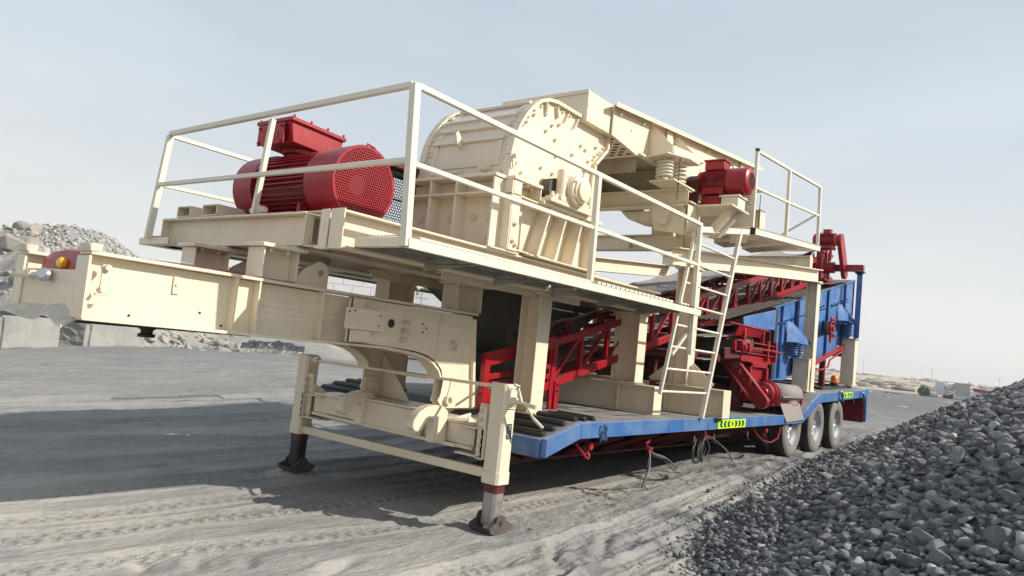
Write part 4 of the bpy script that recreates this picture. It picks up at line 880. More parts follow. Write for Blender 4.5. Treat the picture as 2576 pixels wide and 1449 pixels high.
# ================================================================== VIBRATING SCREEN
vs_=thing('vibrating_screen','blue inclined vibrating screen box on coil springs at the rear of the trailer','vibrating screen',(14.5,5,1.4))
def sz(x,z=2.56,x0=12.12): return z+(x-x0)*.222
def xz(g,pl,y0,y1): return g.prismxz(pl,y0,y1)
for y,s in ((4.0,-1),(6.10,1)):
    sp=xz(G(),[(12.12,1.385),(12.75,1.40),(16.3,2.18),(17.35,2.42),(17.42,3.74),(12.12,2.56)],y,y+.018).obj('side_plate','blue',vs_,.002)
    ya,yb_=(y-.05,y) if s<0 else (y+.018,y+.09)
    g=G().prism([(12.10,ya,2.558),(17.42,ya,3.738),(17.42,y+.03,3.738),(12.10,y+.03,2.558)],(0,0,.014))
    g.prism([(12.10,ya,1.37),(12.78,ya,1.388),(12.78,y+.01,1.388),(12.10,y+.01,1.37)],(0,0,.012)).prism([(12.78,ya,1.388),(16.3,ya,2.165),(16.3,y+.01,2.165),(12.78,y+.01,1.388)],(0,0,.012))
    g.obj('edge_flange','blue',sp,.002)
    g=G()
    for x in (12.52,13.35,15.35,16.6): 
        zb=max(1.40,1.40+(x-12.75)*.2197)+.01
        g.box(x-.008,x+.008,ya,y if s<0 else yb_,zb,sz(x)-.006)
        g.box(x-.05,x+.05,ya-.0,ya+.010,zb,sz(x)-.03) if x in (13.35,15.35) else None
    g.obj('stiffener','blue',sp,.002)
    G().box(12.10,12.125,ya,y+.02,1.385,2.56).box(12.10,12.24,ya-.001,ya+.009,1.385,2.55).obj('front_flange','black' if s<0 else 'blue',sp,.002)
    if s<0:
        g=G()
        for x,z in ((12.28,2.30),(12.45,2.34),(12.72,2.36),(12.95,2.42),(13.12,2.46),(12.30,1.62),(14.35,2.75),(14.62,2.80),(14.85,2.86),(15.05,2.91),(15.65,2.99),(15.9,3.04),(16.15,3.09),(16.4,3.15),(14.2,2.72),(14.15,2.58),(14.35,2.62),(14.5,2.64),(14.35,2.14),(15.5,2.4),(13.9,2.65),(16.8,3.24)): g.bolt((x,y,z),(0,-1,0),.022,.03)
        g.obj('side_bolt','blue',sp)
        # feed lip
        xz(G(),[(10.70,2.15),(10.66,2.18),(10.65,2.25),(10.69,2.285),(11.98,2.51),(12.09,2.53),(12.09,2.20),(11.9,2.18)],3.94,3.965).obj('feed_lip','blue',vs_,.004)
        # spring brackets
        for x0,x1,zt,zb in ((12.72,13.34,2.36,2.035),(16.0,16.7,3.02,2.70)):
            g=G()
            g.prism([(x0,3.955,zb),(x1,3.955,zb),(x1,3.73,zb),(x0,3.73,zb)],(0,0,.016))
            for x in (x0+.06,x0+.24): g.prism([(x,3.955,zb+.017),(x+.012,3.955,zt+.06),(x+.5,3.74,zb+.06),(x+.5,3.73,zb+.017)],(.012,0,0))
            g.obj('spring_bracket','blue',vs_,.002)
        coil(13.08,3.83,1.802,2.033,.075,5,.014,vs_,'blue'); coil(12.93,3.88,1.802,2.033,.07,5,.013,vs_,'blue')
        coil(16.45,3.83,2.387,2.698,.10,6,.016,vs_,'blue'); coil(16.62,3.90,2.387,2.698,.09,6,.016,vs_,'blue')
        # exciter
        e=G().lathe((14.42,4.0,2.43),(0,-1,0),[(0,.25),(.02,.25),(.02,.19),(.13,.18),(.14,.15),(.20,.15)],40).obj('exciter_housing','blue',vs_)
        G().lathe((14.42,3.76,2.43),(0,-1,0),[(0,.13),(.06,.125),(.06,.001)],32).obj('exciter_shaft','black',e)
        pl=[]
        for c,r,a0,a1 in ((2.58,.085,0,180),(2.25,.085,180,360)): pl+=[(14.50+r*math.cos(R(a0+(a1-a0)*k/12)),c+r*math.sin(R(a0+(a1-a0)*k/12))) for k in range(13)]
        fw_=xz(G(),pl,3.655,3.69).lathe((14.50,3.67,2.43),(0,-1,0),[(-.02,.13),(.015,.13),(.015,.1)],28).obj('eccentric_weight','red',e,.003)
        G().tube((14.50,3.655,2.43),(14.50,3.62,2.43),.05,16).tube((14.47,3.655,2.53),(14.47,3.60,2.53),.022,10).tube((14.53,3.655,2.30),(14.53,3.60,2.30),.018,10).tube((14.50,3.655,2.60),(14.50,3.63,2.60),.02,8).tube((14.55,3.62,2.29),(14.70,3.60,2.27),.012,8).obj('weight_bolt','red',fw_)
# woven mesh deck: real crossing wires
g=G(); L0,L1=9.9,17.3
def mz_(x): return 2.17+(x-10.0)*.205
nn=int((L1-L0)/.075)
for i in range(nn): x=L0+i*.075; g.beam((x,4.0,mz_(x)),(x,6.08,mz_(x)),.014,.014)
for j in range(28): y=4.0+j*.077; g.beam((L0,y,mz_(L0)+.012),(L1,y,mz_(L1)+.012),.014,.014)
g.obj('woven_mesh_deck','rust',vs_)
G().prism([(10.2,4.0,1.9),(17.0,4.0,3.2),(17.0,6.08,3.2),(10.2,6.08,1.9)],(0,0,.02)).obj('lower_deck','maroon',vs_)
G().box(17.38,17.41,3.98,6.1,2.5,3.74).prism([(15.4,4.0,3.38),(17.38,4.0,3.72),(17.38,6.08,3.72),(15.4,6.08,3.38)],(0,0,.012)).obj('rear_plate','red_dark',vs_)
G().box(12.3,12.32,4.0,6.08,1.42,2.3).box(16.5,16.52,4.0,6.08,2.3,3.2).obj('cross_plate','blue',vs_)
# underside chute + pipe in red
G().prism([(13.6,3.95,1.62),(16.5,3.95,2.24),(16.5,3.95,2.16),(13.6,3.95,1.54)],(0,-.06,0)).path([(14.2,3.87,1.66),(14.6,3.84,1.64),(15.1,3.84,1.72),(15.3,3.87,1.86),(16.2,3.87,2.08)],.018).prism([(16.6,3.78,1.98),(17.05,3.78,2.02),(17.05,3.78,2.09),(16.6,3.78,2.16)],(0,.4,0)).obj('discharge_chute','red',vs_,.003)
G().beam((15.3,4.0,1.32),(15.3,4.0,1.98),.10,.10,X).beam((15.3,5.6,1.32),(15.3,5.6,1.98),.10,.10,X).obj('chute_leg','red_dark',vs_,.004)
G().lathe((16.95,3.9,2.28),(0,-1,0),[(-.2,.10),(.02,.11),(.05,.10),(.06,.06),(.06,.001)],24).box(16.85,17.05,3.9,4.1,2.10,2.2).obj('vibrator_motor','red',vs_)
# blue strut carrying the red cross bar
st=thing('blue_stand','blue upright stand with a dark red bar on top at the rear pedestal','stand',(16.5,3.7,2.39))
G().box(16.46,16.60,3.68,3.73,2.39,3.80).box(16.46,16.472,3.62,3.68,2.39,3.80).box(16.40,16.66,3.60,3.80,3.80,3.815).prism([(16.46,3.60,3.80),(16.46,3.80,3.80),(16.46,3.72,3.72),(16.46,3.66,3.72)],(.1,0,0)).obj('upright','blue',st,.004)
G().beam((16.53,3.62,3.885),(16.53,6.2,3.885),.12,.14).obj('cross_bar','red',st,.005)
# ================================================================== MAIN BELT CONVEYOR
bc=thing('belt_conveyor','long red lattice belt conveyor climbing rearwards above the blue screen','belt conveyor',(6.4,4.9,.87))
def lc(x): return 1.165+(x-6.4)*.2516
def uc(x): return lc(x)+.41
xa,xb2_=5.95,16.3
for y in (4.40,5.42):
    G().beam((xa,y,lc(xa)-.03),(xb2_,y,lc(xb2_)-.03),.06,.09).obj('lower_chord','red',bc,.004)
    G().beam((xa,y,uc(xa)),(xb2_,y,uc(xb2_)),.06,.08).obj('upper_chord','red',bc,.004)
    n=18; 
    for i in range(n):
        x=6.38+i*.56
        g=G().beam((x,y,lc(x)+.01),(x,y,uc(x)-.04),.05,.055 if i%3 else .12,X)
        g.obj('post','red',bc)
        if i not in (3,9,15): G().beam((x+.04,y,lc(x)+.02),(x+.52,y,uc(x+.52)-.03),.035,.035,Y).obj('lattice_diagonal','red',bc)
    if y<5:
        for x in (9.42,): G().box(x-.012,x+.012,y-.07,y+.0,lc(x)-.10,uc(x)+.02).obj('splice_plate','red_dark',bc)
g=G()
for i in range(19): x=6.4+i*.56; g.beam((x,4.43,lc(x)-.02),(x,5.39,lc(x)-.02),.05,.05).beam((x,4.43,uc(x)-.02),(x,5.39,uc(x)-.02),.05,.05)
g.obj('cross_bar','red',bc)
# belt: troughed carrying run and flat return run
def beltstrip(prof,off,x0,x1,n=40,name='carrying_belt'):
    g=G(); vs=[]
    m=len(prof)
    for i in range(n+1):
        x=x0+(x1-x0)*i/n; sag=.012*math.sin(i*1.9)
        for y,dz in prof: vs.append((x,y,uc(x)+off+dz+(sag if abs(y-4.91)>.3 else 0)))
    k=len(vs); vs+=[(a,b,c-.012) for a,b,c in vs]
    fs=[]
    for i in range(n):
        for j in range(m-1):
            a=i*m+j; fs+=[(a,a+1,a+m+1,a+m),(k+a+m,k+a+m+1,k+a+1,k+a)]
        for j in (0,m-1): a=i*m+j; fs.append((a,a+m,k+a+m,k+a))
    g.add(vs,fs,True); return g.obj(name,'belt',bc)
beltstrip([(4.46,.21),(4.62,.12),(4.70,.095),(5.12,.095),(5.20,.12),(5.36,.21)],0.0,6.3,16.2)
beltstrip([(4.52,-.30),(5.30,-.30)],0.0,6.3,16.2,name='return_belt')
g=G();g2=G()
for i in range(15):
    x=6.7+i*.64; z=uc(x)
    g.tube((x,4.68,z+.055),(x,5.14,z+.055),.032,10).tube((x,4.47,z+.16),(x,4.66,z+.065),.032,10).tube((x,5.35,z+.16),(x,5.16,z+.065),.032,10)
    g2.beam((x,4.42,z+.045),(x,4.42,z+.16),.035,.008,X).beam((x,5.40,z+.045),(x,5.40,z+.16),.035,.008,X).beam((x+.05,4.4,z+.03),(x+.05,5.42,z+.03),.04,.03)
g.obj('idler_rollers','maroon',bc); g2.obj('idler_bracket','red',bc)
# tail section at the nose
t_=G().box(5.22,5.27,4.33,4.39,.88,1.385).box(5.27,5.31,4.34,4.38,.95,1.37).beam((5.24,4.36,1.34),(6.35,4.36,1.58),.05,.13).beam((5.24,4.36,1.17),(6.3,4.36,1.33),.05,.05).beam((5.26,4.36,1.10),(6.3,4.36,1.22),.05,.05).box(5.27,5.55,4.35,4.38,.93,1.05)
t_.obj('tail_frame','red',bc,.004)
G().tube((5.05,4.2,1.06),(5.22,4.36,1.06),.012,8).obj('take_up_screw','red',bc)
G().lathe((5.75,4.50,1.25),(0,1,0),[(0,.001),(0,.16),(.82,.16),(.82,.001)],30).obj('tail_drum','black',bc)
G().prism([(6.36,4.36,.872),(6.44,4.36,.872),(6.44,4.36,1.55),(6.38,4.36,1.55),(6.34,4.36,1.1)],(0,.03,0)).box(6.42,6.50,4.34,4.37,.872,1.17).obj('front_leg','red',bc,.003)
g=G()
for z in (1.07,1.13): g.bolt((6.46,4.34,z),(0,-1,0),.012,.012)
g.obj('leg_bolt','red',bc)
for x in (9.90,): G().box(x-.04,x+.04,4.36,4.42,.88,lc(x)-.08).box(x-.04,x+.04,5.40,5.46,.88,lc(x)-.08).obj('trestle_leg','red',bc,.003)
# head end
G().beam((15.9,4.36,uc(15.9)-.40),(15.9,4.36,uc(15.9)+.20),.12,.06,X).beam((16.3,4.36,uc(16.3)-.45),(16.3,4.36,uc(16.3)+.26),.10,.06,X).box(15.9,16.9,4.33,4.40,3.62,3.72).box(15.95,16.85,4.33,4.36,4.16,4.22).box(16.45,16.55,4.3,4.36,3.5,4.2).box(15.8,16.7,4.2,4.5,3.53,3.56).prism([(15.85,4.35,4.05),(16.4,4.35,4.2),(16.4,4.35,3.72),(15.85,4.35,3.72)],(0,.012,0)).box(15.85,16.4,5.4,5.46,3.55,4.2).obj('head_frame','red',bc,.004)
G().lathe((16.55,4.42,3.93),(0,1,0),[(0,.001),(0,.20),(.95,.20),(.95,.001)],30).obj('head_drum','red_dark',bc)
# ================================================================== CONVEYOR HEAD MOTOR
hm=thing('conveyor_head_motor','little red motor with tall slanted belt cover at the top end of the lattice conveyor','electric motor',(15.6,4.3,4.2))
G().lathe((15.95,4.52,4.40),(0,-1,0),[(0,.001),(0,.10),(.03,.135),(.13,.135),(.13,.115),(.42,.115),(.42,.14),(.45,.14),(.45,.001)],32).obj('motor_body','red',hm)
g=G()
for k in range(26):
    t=2*math.pi*(k+.5)/26; c,s=math.cos(t),math.sin(t)
    g.beam(V((15.95+c*.125,4.39,4.40+s*.125)),V((15.95+c*.125,4.11,4.40+s*.125)),.006,.026,V((c,0,s)))
g.obj('cooling_fin','red',hm)
G().box(15.88,16.02,4.17,4.32,4.52,4.60).box(15.87,16.03,4.16,4.33,4.60,4.615).path([(15.95,4.38,4.50),(15.95,4.40,4.55),(15.95,4.36,4.57),(15.95,4.35,4.53)],.008).obj('terminal_box','red',hm,.004)
G().box(15.8,16.1,4.10,4.45,4.235,4.26).box(15.85,15.90,4.12,4.17,3.95,4.235).box(16.0,16.05,4.36,4.41,3.95,4.235).box(15.8,16.1,4.10,4.42,4.20,4.235).obj('motor_base','red',hm,.003)
A2=V((16.08,0,4.40)); B2=V((16.55,0,3.80)); d2=(B2-A2).normalized(); n2_=V((-d2.z,0,d2.x)); pl=[]
for c_o,sg in ((A2,-1),(B2,1)):
    for k in range(13):
        a=R(-90+15*k); q=c_o+(d2*math.cos(a)*sg+n2_*math.sin(a)*sg)*.15; pl.append((q.x,q.z))
G().prismxz(pl,3.97,4.05).obj('belt_cover','red',hm,.006)
G().lathe((16.30,4.45,3.86),(0,-1,0),[(0,.001),(0,.10),(.03,.15),(.12,.15),(.16,.12),(.30,.12),(.30,.001)],28).obj('gear_reducer','red',hm)
# ================================================================== UNDER-SCREEN PRODUCT CONVEYOR
pc=thing('product_conveyor','red flat conveyor running under the blue screen with a screw take-up and grey belt drum','belt conveyor',(10,4.3,.87))
G().channel((9.95,3.92,1.70),(11.6,3.92,1.80),.15,.06,-1,.01).obj('side_channel','red_dark',pc,.002)
G().channel((6.9,4.96,1.52),(11.6,4.96,1.80),.15,.06,1,.01).obj('side_channel','red_dark',pc,.002)
dr_=G().lathe((11.05,3.97,1.84),(0,1,0),[(0,.185),(.9,.185)],36).lathe((11.05,3.97,1.84),(0,1,0),[(0,.185),(0,.17),(.02,.16),(.02,.001)],36).obj('belt_drum','belt',pc)
G().prism([(9.4,4.0,1.88),(11.05,4.0,2.02),(11.05,4.88,2.02),(9.4,4.88,1.88)],(0,0,.012)).prism([(9.4,4.0,1.57),(11.05,4.0,1.655),(11.05,4.88,1.655),(9.4,4.88,1.57)],(0,0,.012)).obj('belt','belt',pc)
G().box(10.18,11.95,3.86,3.91,1.905,1.925).box(10.18,10.23,3.86,3.91,1.74,1.925).box(10.18,11.95,3.86,3.91,1.74,1.76).box(11.55,11.60,3.84,3.92,1.66,1.98).box(11.92,11.97,3.84,3.92,1.66,1.98).box(10.60,10.72,3.80,3.88,1.77,1.89).box(10.55,11.97,3.90,3.95,1.62,1.72).lathe((10.50,3.90,1.83),(0,-1,0),[(0,.085),(.06,.08),(.065,.045),(.09,.045),(.09,.001)],20).tube((10.6,3.84,1.83),(12.25,3.84,1.83),.014,10).tube((11.7,3.84,1.83),(11.75,3.84,1.83),.035,6).obj('take_up_frame','red',pc,.003)
G().box(10.55,10.62,3.87,3.93,1.93,2.14).box(9.9,11.6,3.85,3.90,2.13,2.15).prism([(10.3,3.86,2.13),(11.5,3.86,2.16),(11.5,3.92,2.02),(10.3,3.92,1.98)],(0,.02,0)).box(11.38,11.42,3.87,3.93,1.92,2.14).obj('feed_skirt','red',pc,.003)
for x in (9.0,9.8): G().box(x,x+.07,4.5,4.56,1.30,1.52).box(x,x+.07,4.53,4.58,.88,1.5).lathe((x+.1,3.97,1.62),(0,1,0),[(0,.001),(0,.05),(.9,.05),(.9,.001)],16).obj('idler_station','red_dark',pc)
G().box(10.88,10.95,3.86,3.93,1.03,1.62).box(11.62,11.69,3.86,3.93,1.03,1.62).box(10.88,11.69,3.86,3.93,1.55,1.62).prism([(10.96,3.92,1.55),(11.6,3.92,1.55),(11.55,3.92,1.38),(10.96,3.92,1.30)],(0,.012,0)).obj('support_frame','red',pc,.003)
# ================================================================== SIDE DISCHARGE CONVEYOR
sd=thing('side_discharge_conveyor','short grey cross belt with red drum ends discharging over the blue trailer edge','belt conveyor',(11.75,4.4,.87))
dy,dz_,drr=3.63,1.185,.135
G().lathe((11.18,dy,dz_),(1,0,0),[(0,.001),(0,drr),(1.15,drr),(1.15,.001)],36).obj('drive_drum','belt',sd)
pl=[(dy-(drr+.012)*math.sin(R(a)),dz_+(drr+.012)*math.cos(R(a))) for a in range(-10,191,12)]
pl2=[(5.7,dz_+drr+.05)]+pl+[(5.7,dz_-drr+.03)]
g=G(); vs=[]
for (y,z) in pl2: vs+= [(11.22,y,z),(12.30,y,z)]
g.add(vs,[(2*i,2*i+1,2*i+3,2*i+2) for i in range(len(pl2)-1)],True)
bo_=g.obj('cross_belt','belt',sd)
so_=bo_.modifiers.new('thick','SOLIDIFY'); so_.thickness=.012
g=G()
for k in range(14): x=11.26+k*.075; g.prismyz([(dy-.148,dz_-.02),(dy-.175,dz_-.05),(dy-.148,dz_-.06)],x,x+.05)
g.obj('belt_scraper_teeth','belt',sd)
G().lathe((12.32,dy,dz_-.02),(1,0,0),[(0,.001),(0,.15),(.03,.15),(.03,.001)],30).box(11.2,12.35,dy-.02,dy+.3,dz_-.20,dz_-.17).box(11.14,11.17,dy-.12,5.7,1.02,1.20).box(12.36,12.39,dy-.12,5.7,1.02,1.20).box(11.25,12.3,dy+.2,5.7,.98,1.0).obj('drum_frame','red',sd,.003)
ge=G().lathe((11.12,dy+.02,dz_),(-1,0,0),[(-.04,.165),(0,.165),(.01,.185),(.04,.185),(.05,.165),(.12,.165),(.13,.185),(.16,.185),(.165,.16),(.28,.155),(.30,.10),(.33,.09),(.33,.05),(.37,.05),(.37,.001)],40)
for k in range(6):
    t=R(60*k+10); c,s=math.cos(t),math.sin(t)
    ge.beam(V((10.815,dy+.02+c*.07,dz_+s*.07)),V((10.835,dy+.02+c*.15,dz_+s*.15)),.012,.03,X)
ge.obj('gear_drum','red',sd)
# slanting perforated guard (lies across the trailer, in front of the gears)
A=V((10.62,3.60,1.06));B=V((10.62,4.12,1.62)); dAB=(B-A); Lg=dAB.length; du=dAB/Lg; dv=X.cross(du).normalized(); hw=.105
def slotpl(h): return [A+du*(-h*math.cos(R(a)))+dv*(h*math.sin(R(a))) for a in range(-90,91,12)]+[B+du*(h*math.cos(R(a)))+dv*(h*math.sin(R(a))) for a in range(90,-91,-12)]
go=slotpl(hw); gi=slotpl(hw-.008)
g=G(); n=len(go)
g.add([p for p in go]+[p+X*.12 for p in go]+[p+X*.12 for p in gi]+[p for p in gi],[(i,(i+1)%n,n+(i+1)%n,n+i) for i in range(n)]+[(2*n+i,2*n+(i+1)%n,3*n+(i+1)%n,3*n+i) for i in range(n)]+[(i,(i+1)%n,3*n+(i+1)%n,3*n+i) for i in range(n)])
gd=g.obj('drive_guard','red',sd)
def ins(a,b):
    u=a-hw; v=b-hw
    if 0<=u<=Lg: return abs(v)<hw-.012
    d=math.hypot(u if u<0 else u-Lg,v); return d<hw-.012
G().perf(A+X*.002-du*hw-dv*hw,du,dv,Lg+2*hw,2*hw,.022,.0085,ins).obj('perforated_face','red',gd)
G().lathe((10.72,A.y,A.z+.0),(1,0,0),[(0,.001),(0,.08),(.05,.08),(.05,.001)],20).lathe((10.68,B.y,B.z),(1,0,0),[(0,.001),(0,.05),(.06,.05),(.06,.001)],20).obj('inner_pulley','red_dark',gd)
G().lathe((10.78,4.08,1.60),(1,0,0),[(0,.001),(0,.09),(.32,.09),(.34,.07),(.34,.001)],24).box(10.80,10.95,4.02,4.14,1.69,1.76).obj('grey_drive_motor','grey',sd)
G().box(10.72,11.15,3.98,4.2,1.42,1.50).box(10.9,10.96,4.0,4.18,.88,1.42).box(10.7,10.76,3.95,4.05,.9,1.1).obj('motor_stand','red_dark',sd)
# hanging rubber flap / chute lip over the edge
G().add([(11.28,3.52,1.045),(12.25,3.52,1.05),(12.33,3.452,.80),(11.42,3.452,.77),(11.28,3.51,1.03),(12.25,3.51,1.035),(12.33,3.444,.795),(11.42,3.444,.765)],[(0,1,2,3),(7,6,5,4),(0,4,5,1),(1,5,6,2),(2,6,7,3),(3,7,4,0)]).obj('discharge_flap','belt',sd)
G().box(11.25,12.3,3.515,3.53,1.02,1.06).obj('flap_bar','red',sd)
# framing below the screen, with dark sheets added for its shade
dk=thing('screen_underframe','dark red lattice underframe, chutes and added dark sheets for the shade beneath the blue screen','underframe',(11,5,.87))
G().box(12.03,12.06,3.99,6.1,1.22,2.2).box(8.9,12.0,5.3,5.34,.95,1.9).box(7.3,8.9,5.5,5.54,.9,1.7).obj('dark_shade_sheet','maroon',dk)  # added maroon sheets stand in for shade and cover sunlit blue plates behind
g=G()
for x in (9.2,10.0,10.8): g.box(x,x+.08,4.9,4.98,.88,1.6)
g.box(8.6,11.9,4.3,4.36,1.16,1.24).box(8.6,11.9,4.3,4.36,.90,.98); g.obj('frame_bars','red_dark',dk)
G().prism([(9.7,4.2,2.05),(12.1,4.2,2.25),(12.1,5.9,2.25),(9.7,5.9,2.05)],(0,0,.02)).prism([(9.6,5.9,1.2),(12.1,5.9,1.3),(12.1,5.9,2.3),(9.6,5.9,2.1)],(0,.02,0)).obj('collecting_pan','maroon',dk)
# ================================================================== CRUSHER DISCHARGE CHUTE
dc=thing('crusher_discharge_chute','dark steel funnel chute hanging below the crusher platform between the columns','chute',(6.2,5,1.5))
a_=[(5.60,4.55,2.03),(7.6,4.55,2.03),(7.6,5.60,2.03),(5.60,5.60,2.03)]; b_2=[(5.85,4.62,1.66),(7.3,4.62,1.80),(7.3,5.2,1.80),(5.85,5.2,1.66)]; c_2=[(5.85,4.64,1.22),(7.2,4.64,1.72),(7.2,5.18,1.72),(5.85,5.18,1.22)]
dsh=G().add(a_+b_2+c_2,[(i,(i+1)%4,4+(i+1)%4,4+i) for i in range(4)]+[(4+i,4+(i+1)%4,8+(i+1)%4,8+i) for i in range(4)])
dso=dsh.obj('chute_shell',mat('dark chute steel',(.075,.068,.062),.6,var=.6,varcol=(.10,.09,.08),scale=3,bump=.002),dc); m_=dso.modifiers.new('thick','SOLIDIFY'); m_.thickness=.01
g=G()
for x,z in ((6.0,1.60),(6.3,1.66),(6.9,1.74),(5.95,1.45)): g.bolt((x,4.62,z),(0,-1,0),.015,.012)
g.obj('chute_bolt','black',dc)
# warm plywood-coloured liner seen behind the chute
# ================================================================== CABLES, BEACON
def arcp(c,rx,rz,a0,a1,n,y0,y1): return [(c[0]+rx*math.cos(R(a0+(a1-a0)*k/n)),y0+(y1-y0)*k/n,c[1]+rz*math.sin(R(a0+(a1-a0)*k/n))) for k in range(n+1)]
c1_=thing('hanging_cable_bundle','loose grey cables tied to a red hook, one loop touching the sand','cable',(7.25,3.55,.05))
top=V((7.27,3.62,.56))
def loop(pts,r=.0075,p=c1_,nm='cable_loop',m='cable'):
    P_=[V(q) for q in pts]; out=[]
    for i in range(len(P_)-1):
        p0=P_[max(i-1,0)];p1=P_[i];p2=P_[i+1];p3=P_[min(i+2,len(P_)-1)]
        for k in range(8):
            t=k/8; out.append(.5*((2*p1)+(-p0+p2)*t+(2*p0-5*p1+4*p2-p3)*t*t+(-p0+3*p1-3*p2+p3)*t**3))
    out.append(P_[-1]); return G().path(out,r,8).obj(nm,m,p)
loop([top,(7.30,3.58,.50),(7.45,3.52,.46),(7.68,3.50,.36),(7.72,3.50,.30),(7.66,3.50,.31),(7.50,3.54,.42),(7.32,3.6,.47),top])
loop([top,(7.20,3.56,.45),(7.08,3.50,.35),(6.93,3.48,.23),(6.92,3.48,.18),(7.0,3.50,.24),(7.14,3.55,.40),(7.26,3.6,.5)])
loop([top,(7.22,3.58,.42),(7.24,3.60,.28),(7.32,3.66,.14),(7.5,3.70,.075),(7.7,3.72,.07),(7.9,3.72,.075)])
loop([top,(7.15,3.54,.44),(7.02,3.48,.34),(6.92,3.46,.26),(6.86,3.44,.24)],.007)
loop([top,(7.3,3.57,.49),(7.48,3.5,.44),(7.62,3.47,.36),(7.70,3.46,.33)],.008)
G().path([(7.30,3.63,.64),(7.20,3.62,.60),(7.24,3.62,.55),(7.34,3.62,.54)],.016).tube((7.25,3.61,.50),(7.25,3.61,.56),.022,10).obj('tie','red',c1_)
c2_=thing('coiled_cable','coiled black cable hanging below the trailer left of the chevron sign','cable',(8.55,3.55,.35))
ctr=(8.55,.50)
for k in range(6):
    rx=.13+.018*k; rz=.14+.008*(k%3); cx=8.52+.03*((k*5)%4); cz=.50-.008*k; yy=3.50+.02*k
    pts=[(cx+rx*math.cos(R(a)),yy+.02*math.sin(R(a*1.5)),cz+rz*math.sin(R(a))) for a in range(0,361,15)]
    G().path(pts,.0075).obj('cable_loop','cable',c2_)
loop([(8.55,3.56,.64),(8.85,3.52,.58),(9.15,3.48,.46),(9.3,3.47,.36),(9.33,3.46,.30)],.0075,c2_); loop([(8.5,3.56,.66),(8.75,3.52,.62),(9.05,3.49,.50),(9.2,3.47,.42)],.007,c2_)
loop([(8.6,3.56,.66),(8.45,3.55,.60),(8.35,3.52,.48),(8.33,3.5,.36)],.0075,c2_)
G().box(8.47,8.53,3.5,3.6,.60,.74).obj('tie','red_dark',c2_)
bn=thing('orange_beacon','small orange warning beacon with black base at the foot of the rear pedestal','beacon',(15.9,3.82,1.37))
G().lathe((15.72,3.86,1.345),Z,[(0,.001),(0,.085),(.075,.085),(.075,.001)],24).obj('beacon_base','black',bn)
G().lathe((15.72,3.86,1.42),Z,[(0,.078),(.09,.076),(.13,.06),(.15,.035),(.153,.001)],24).obj('beacon_lens','orange',bn)
HAZE=0.0006
# ================================================================== GROUND
def hsh(ix,iy,s):
    h=(ix*374761393+iy*668265263+s*1274126177)&0x7fffffff; h=((h^(h>>13))*1274126177)&0x7fffffff; return ((h^(h>>16))&0xffff)/65535.0
def vnoise(x,y,s=0):
    ix=np.floor(x).astype(np.int64); iy=np.floor(y).astype(np.int64); fx=x-ix; fy=y-iy; fx=fx*fx*(3-2*fx); fy=fy*fy*(3-2*fy)
    a=hsh(ix,iy,s);b=hsh(ix+1,iy,s);c=hsh(ix,iy+1,s);d=hsh(ix+1,iy+1,s)
    return a+(b-a)*fx+(c-a)*fy+(a-b-c+d)*fx*fy
def fbm(x,y,o=4,s=0,g=.5):
    v=0;a=1;t=0
    for i in range(o): v=v+a*(vnoise(x*2**i,y*2**i,s+i*17)-.5); t+=a; a*=g
    return v/t*2
def ss(a,b,x): t=np.clip((x-a)/(b-a),0,1); return t*t*(3-2*t)
def base(x,y): return .20*ss(5.6,12.0,x)*(1-ss(9,30,np.abs(y-4)))-.01*ss(2,6,y)*(1-ss(5,9,x))
PS0=np.array([7.1,-3.6]);PS1=np.array([24.,-2.1])
def pile(x,y):
    d=PS1-PS0; t=np.clip(((x-PS0[0])*d[0]+(y-PS0[1])*d[1])/(d@d),0,1); dist=np.hypot(x-PS0[0]-d[0]*t,y-PS0[1]-d[1]*t)
    rm=6.28-.28*(1-ss(4.2,7.5,x))+.16*fbm(x*.7,y*.7,3,5)+.0*x
    h=.555*(rm-dist); return np.where(h>3.0,3.0-.0*h,h)
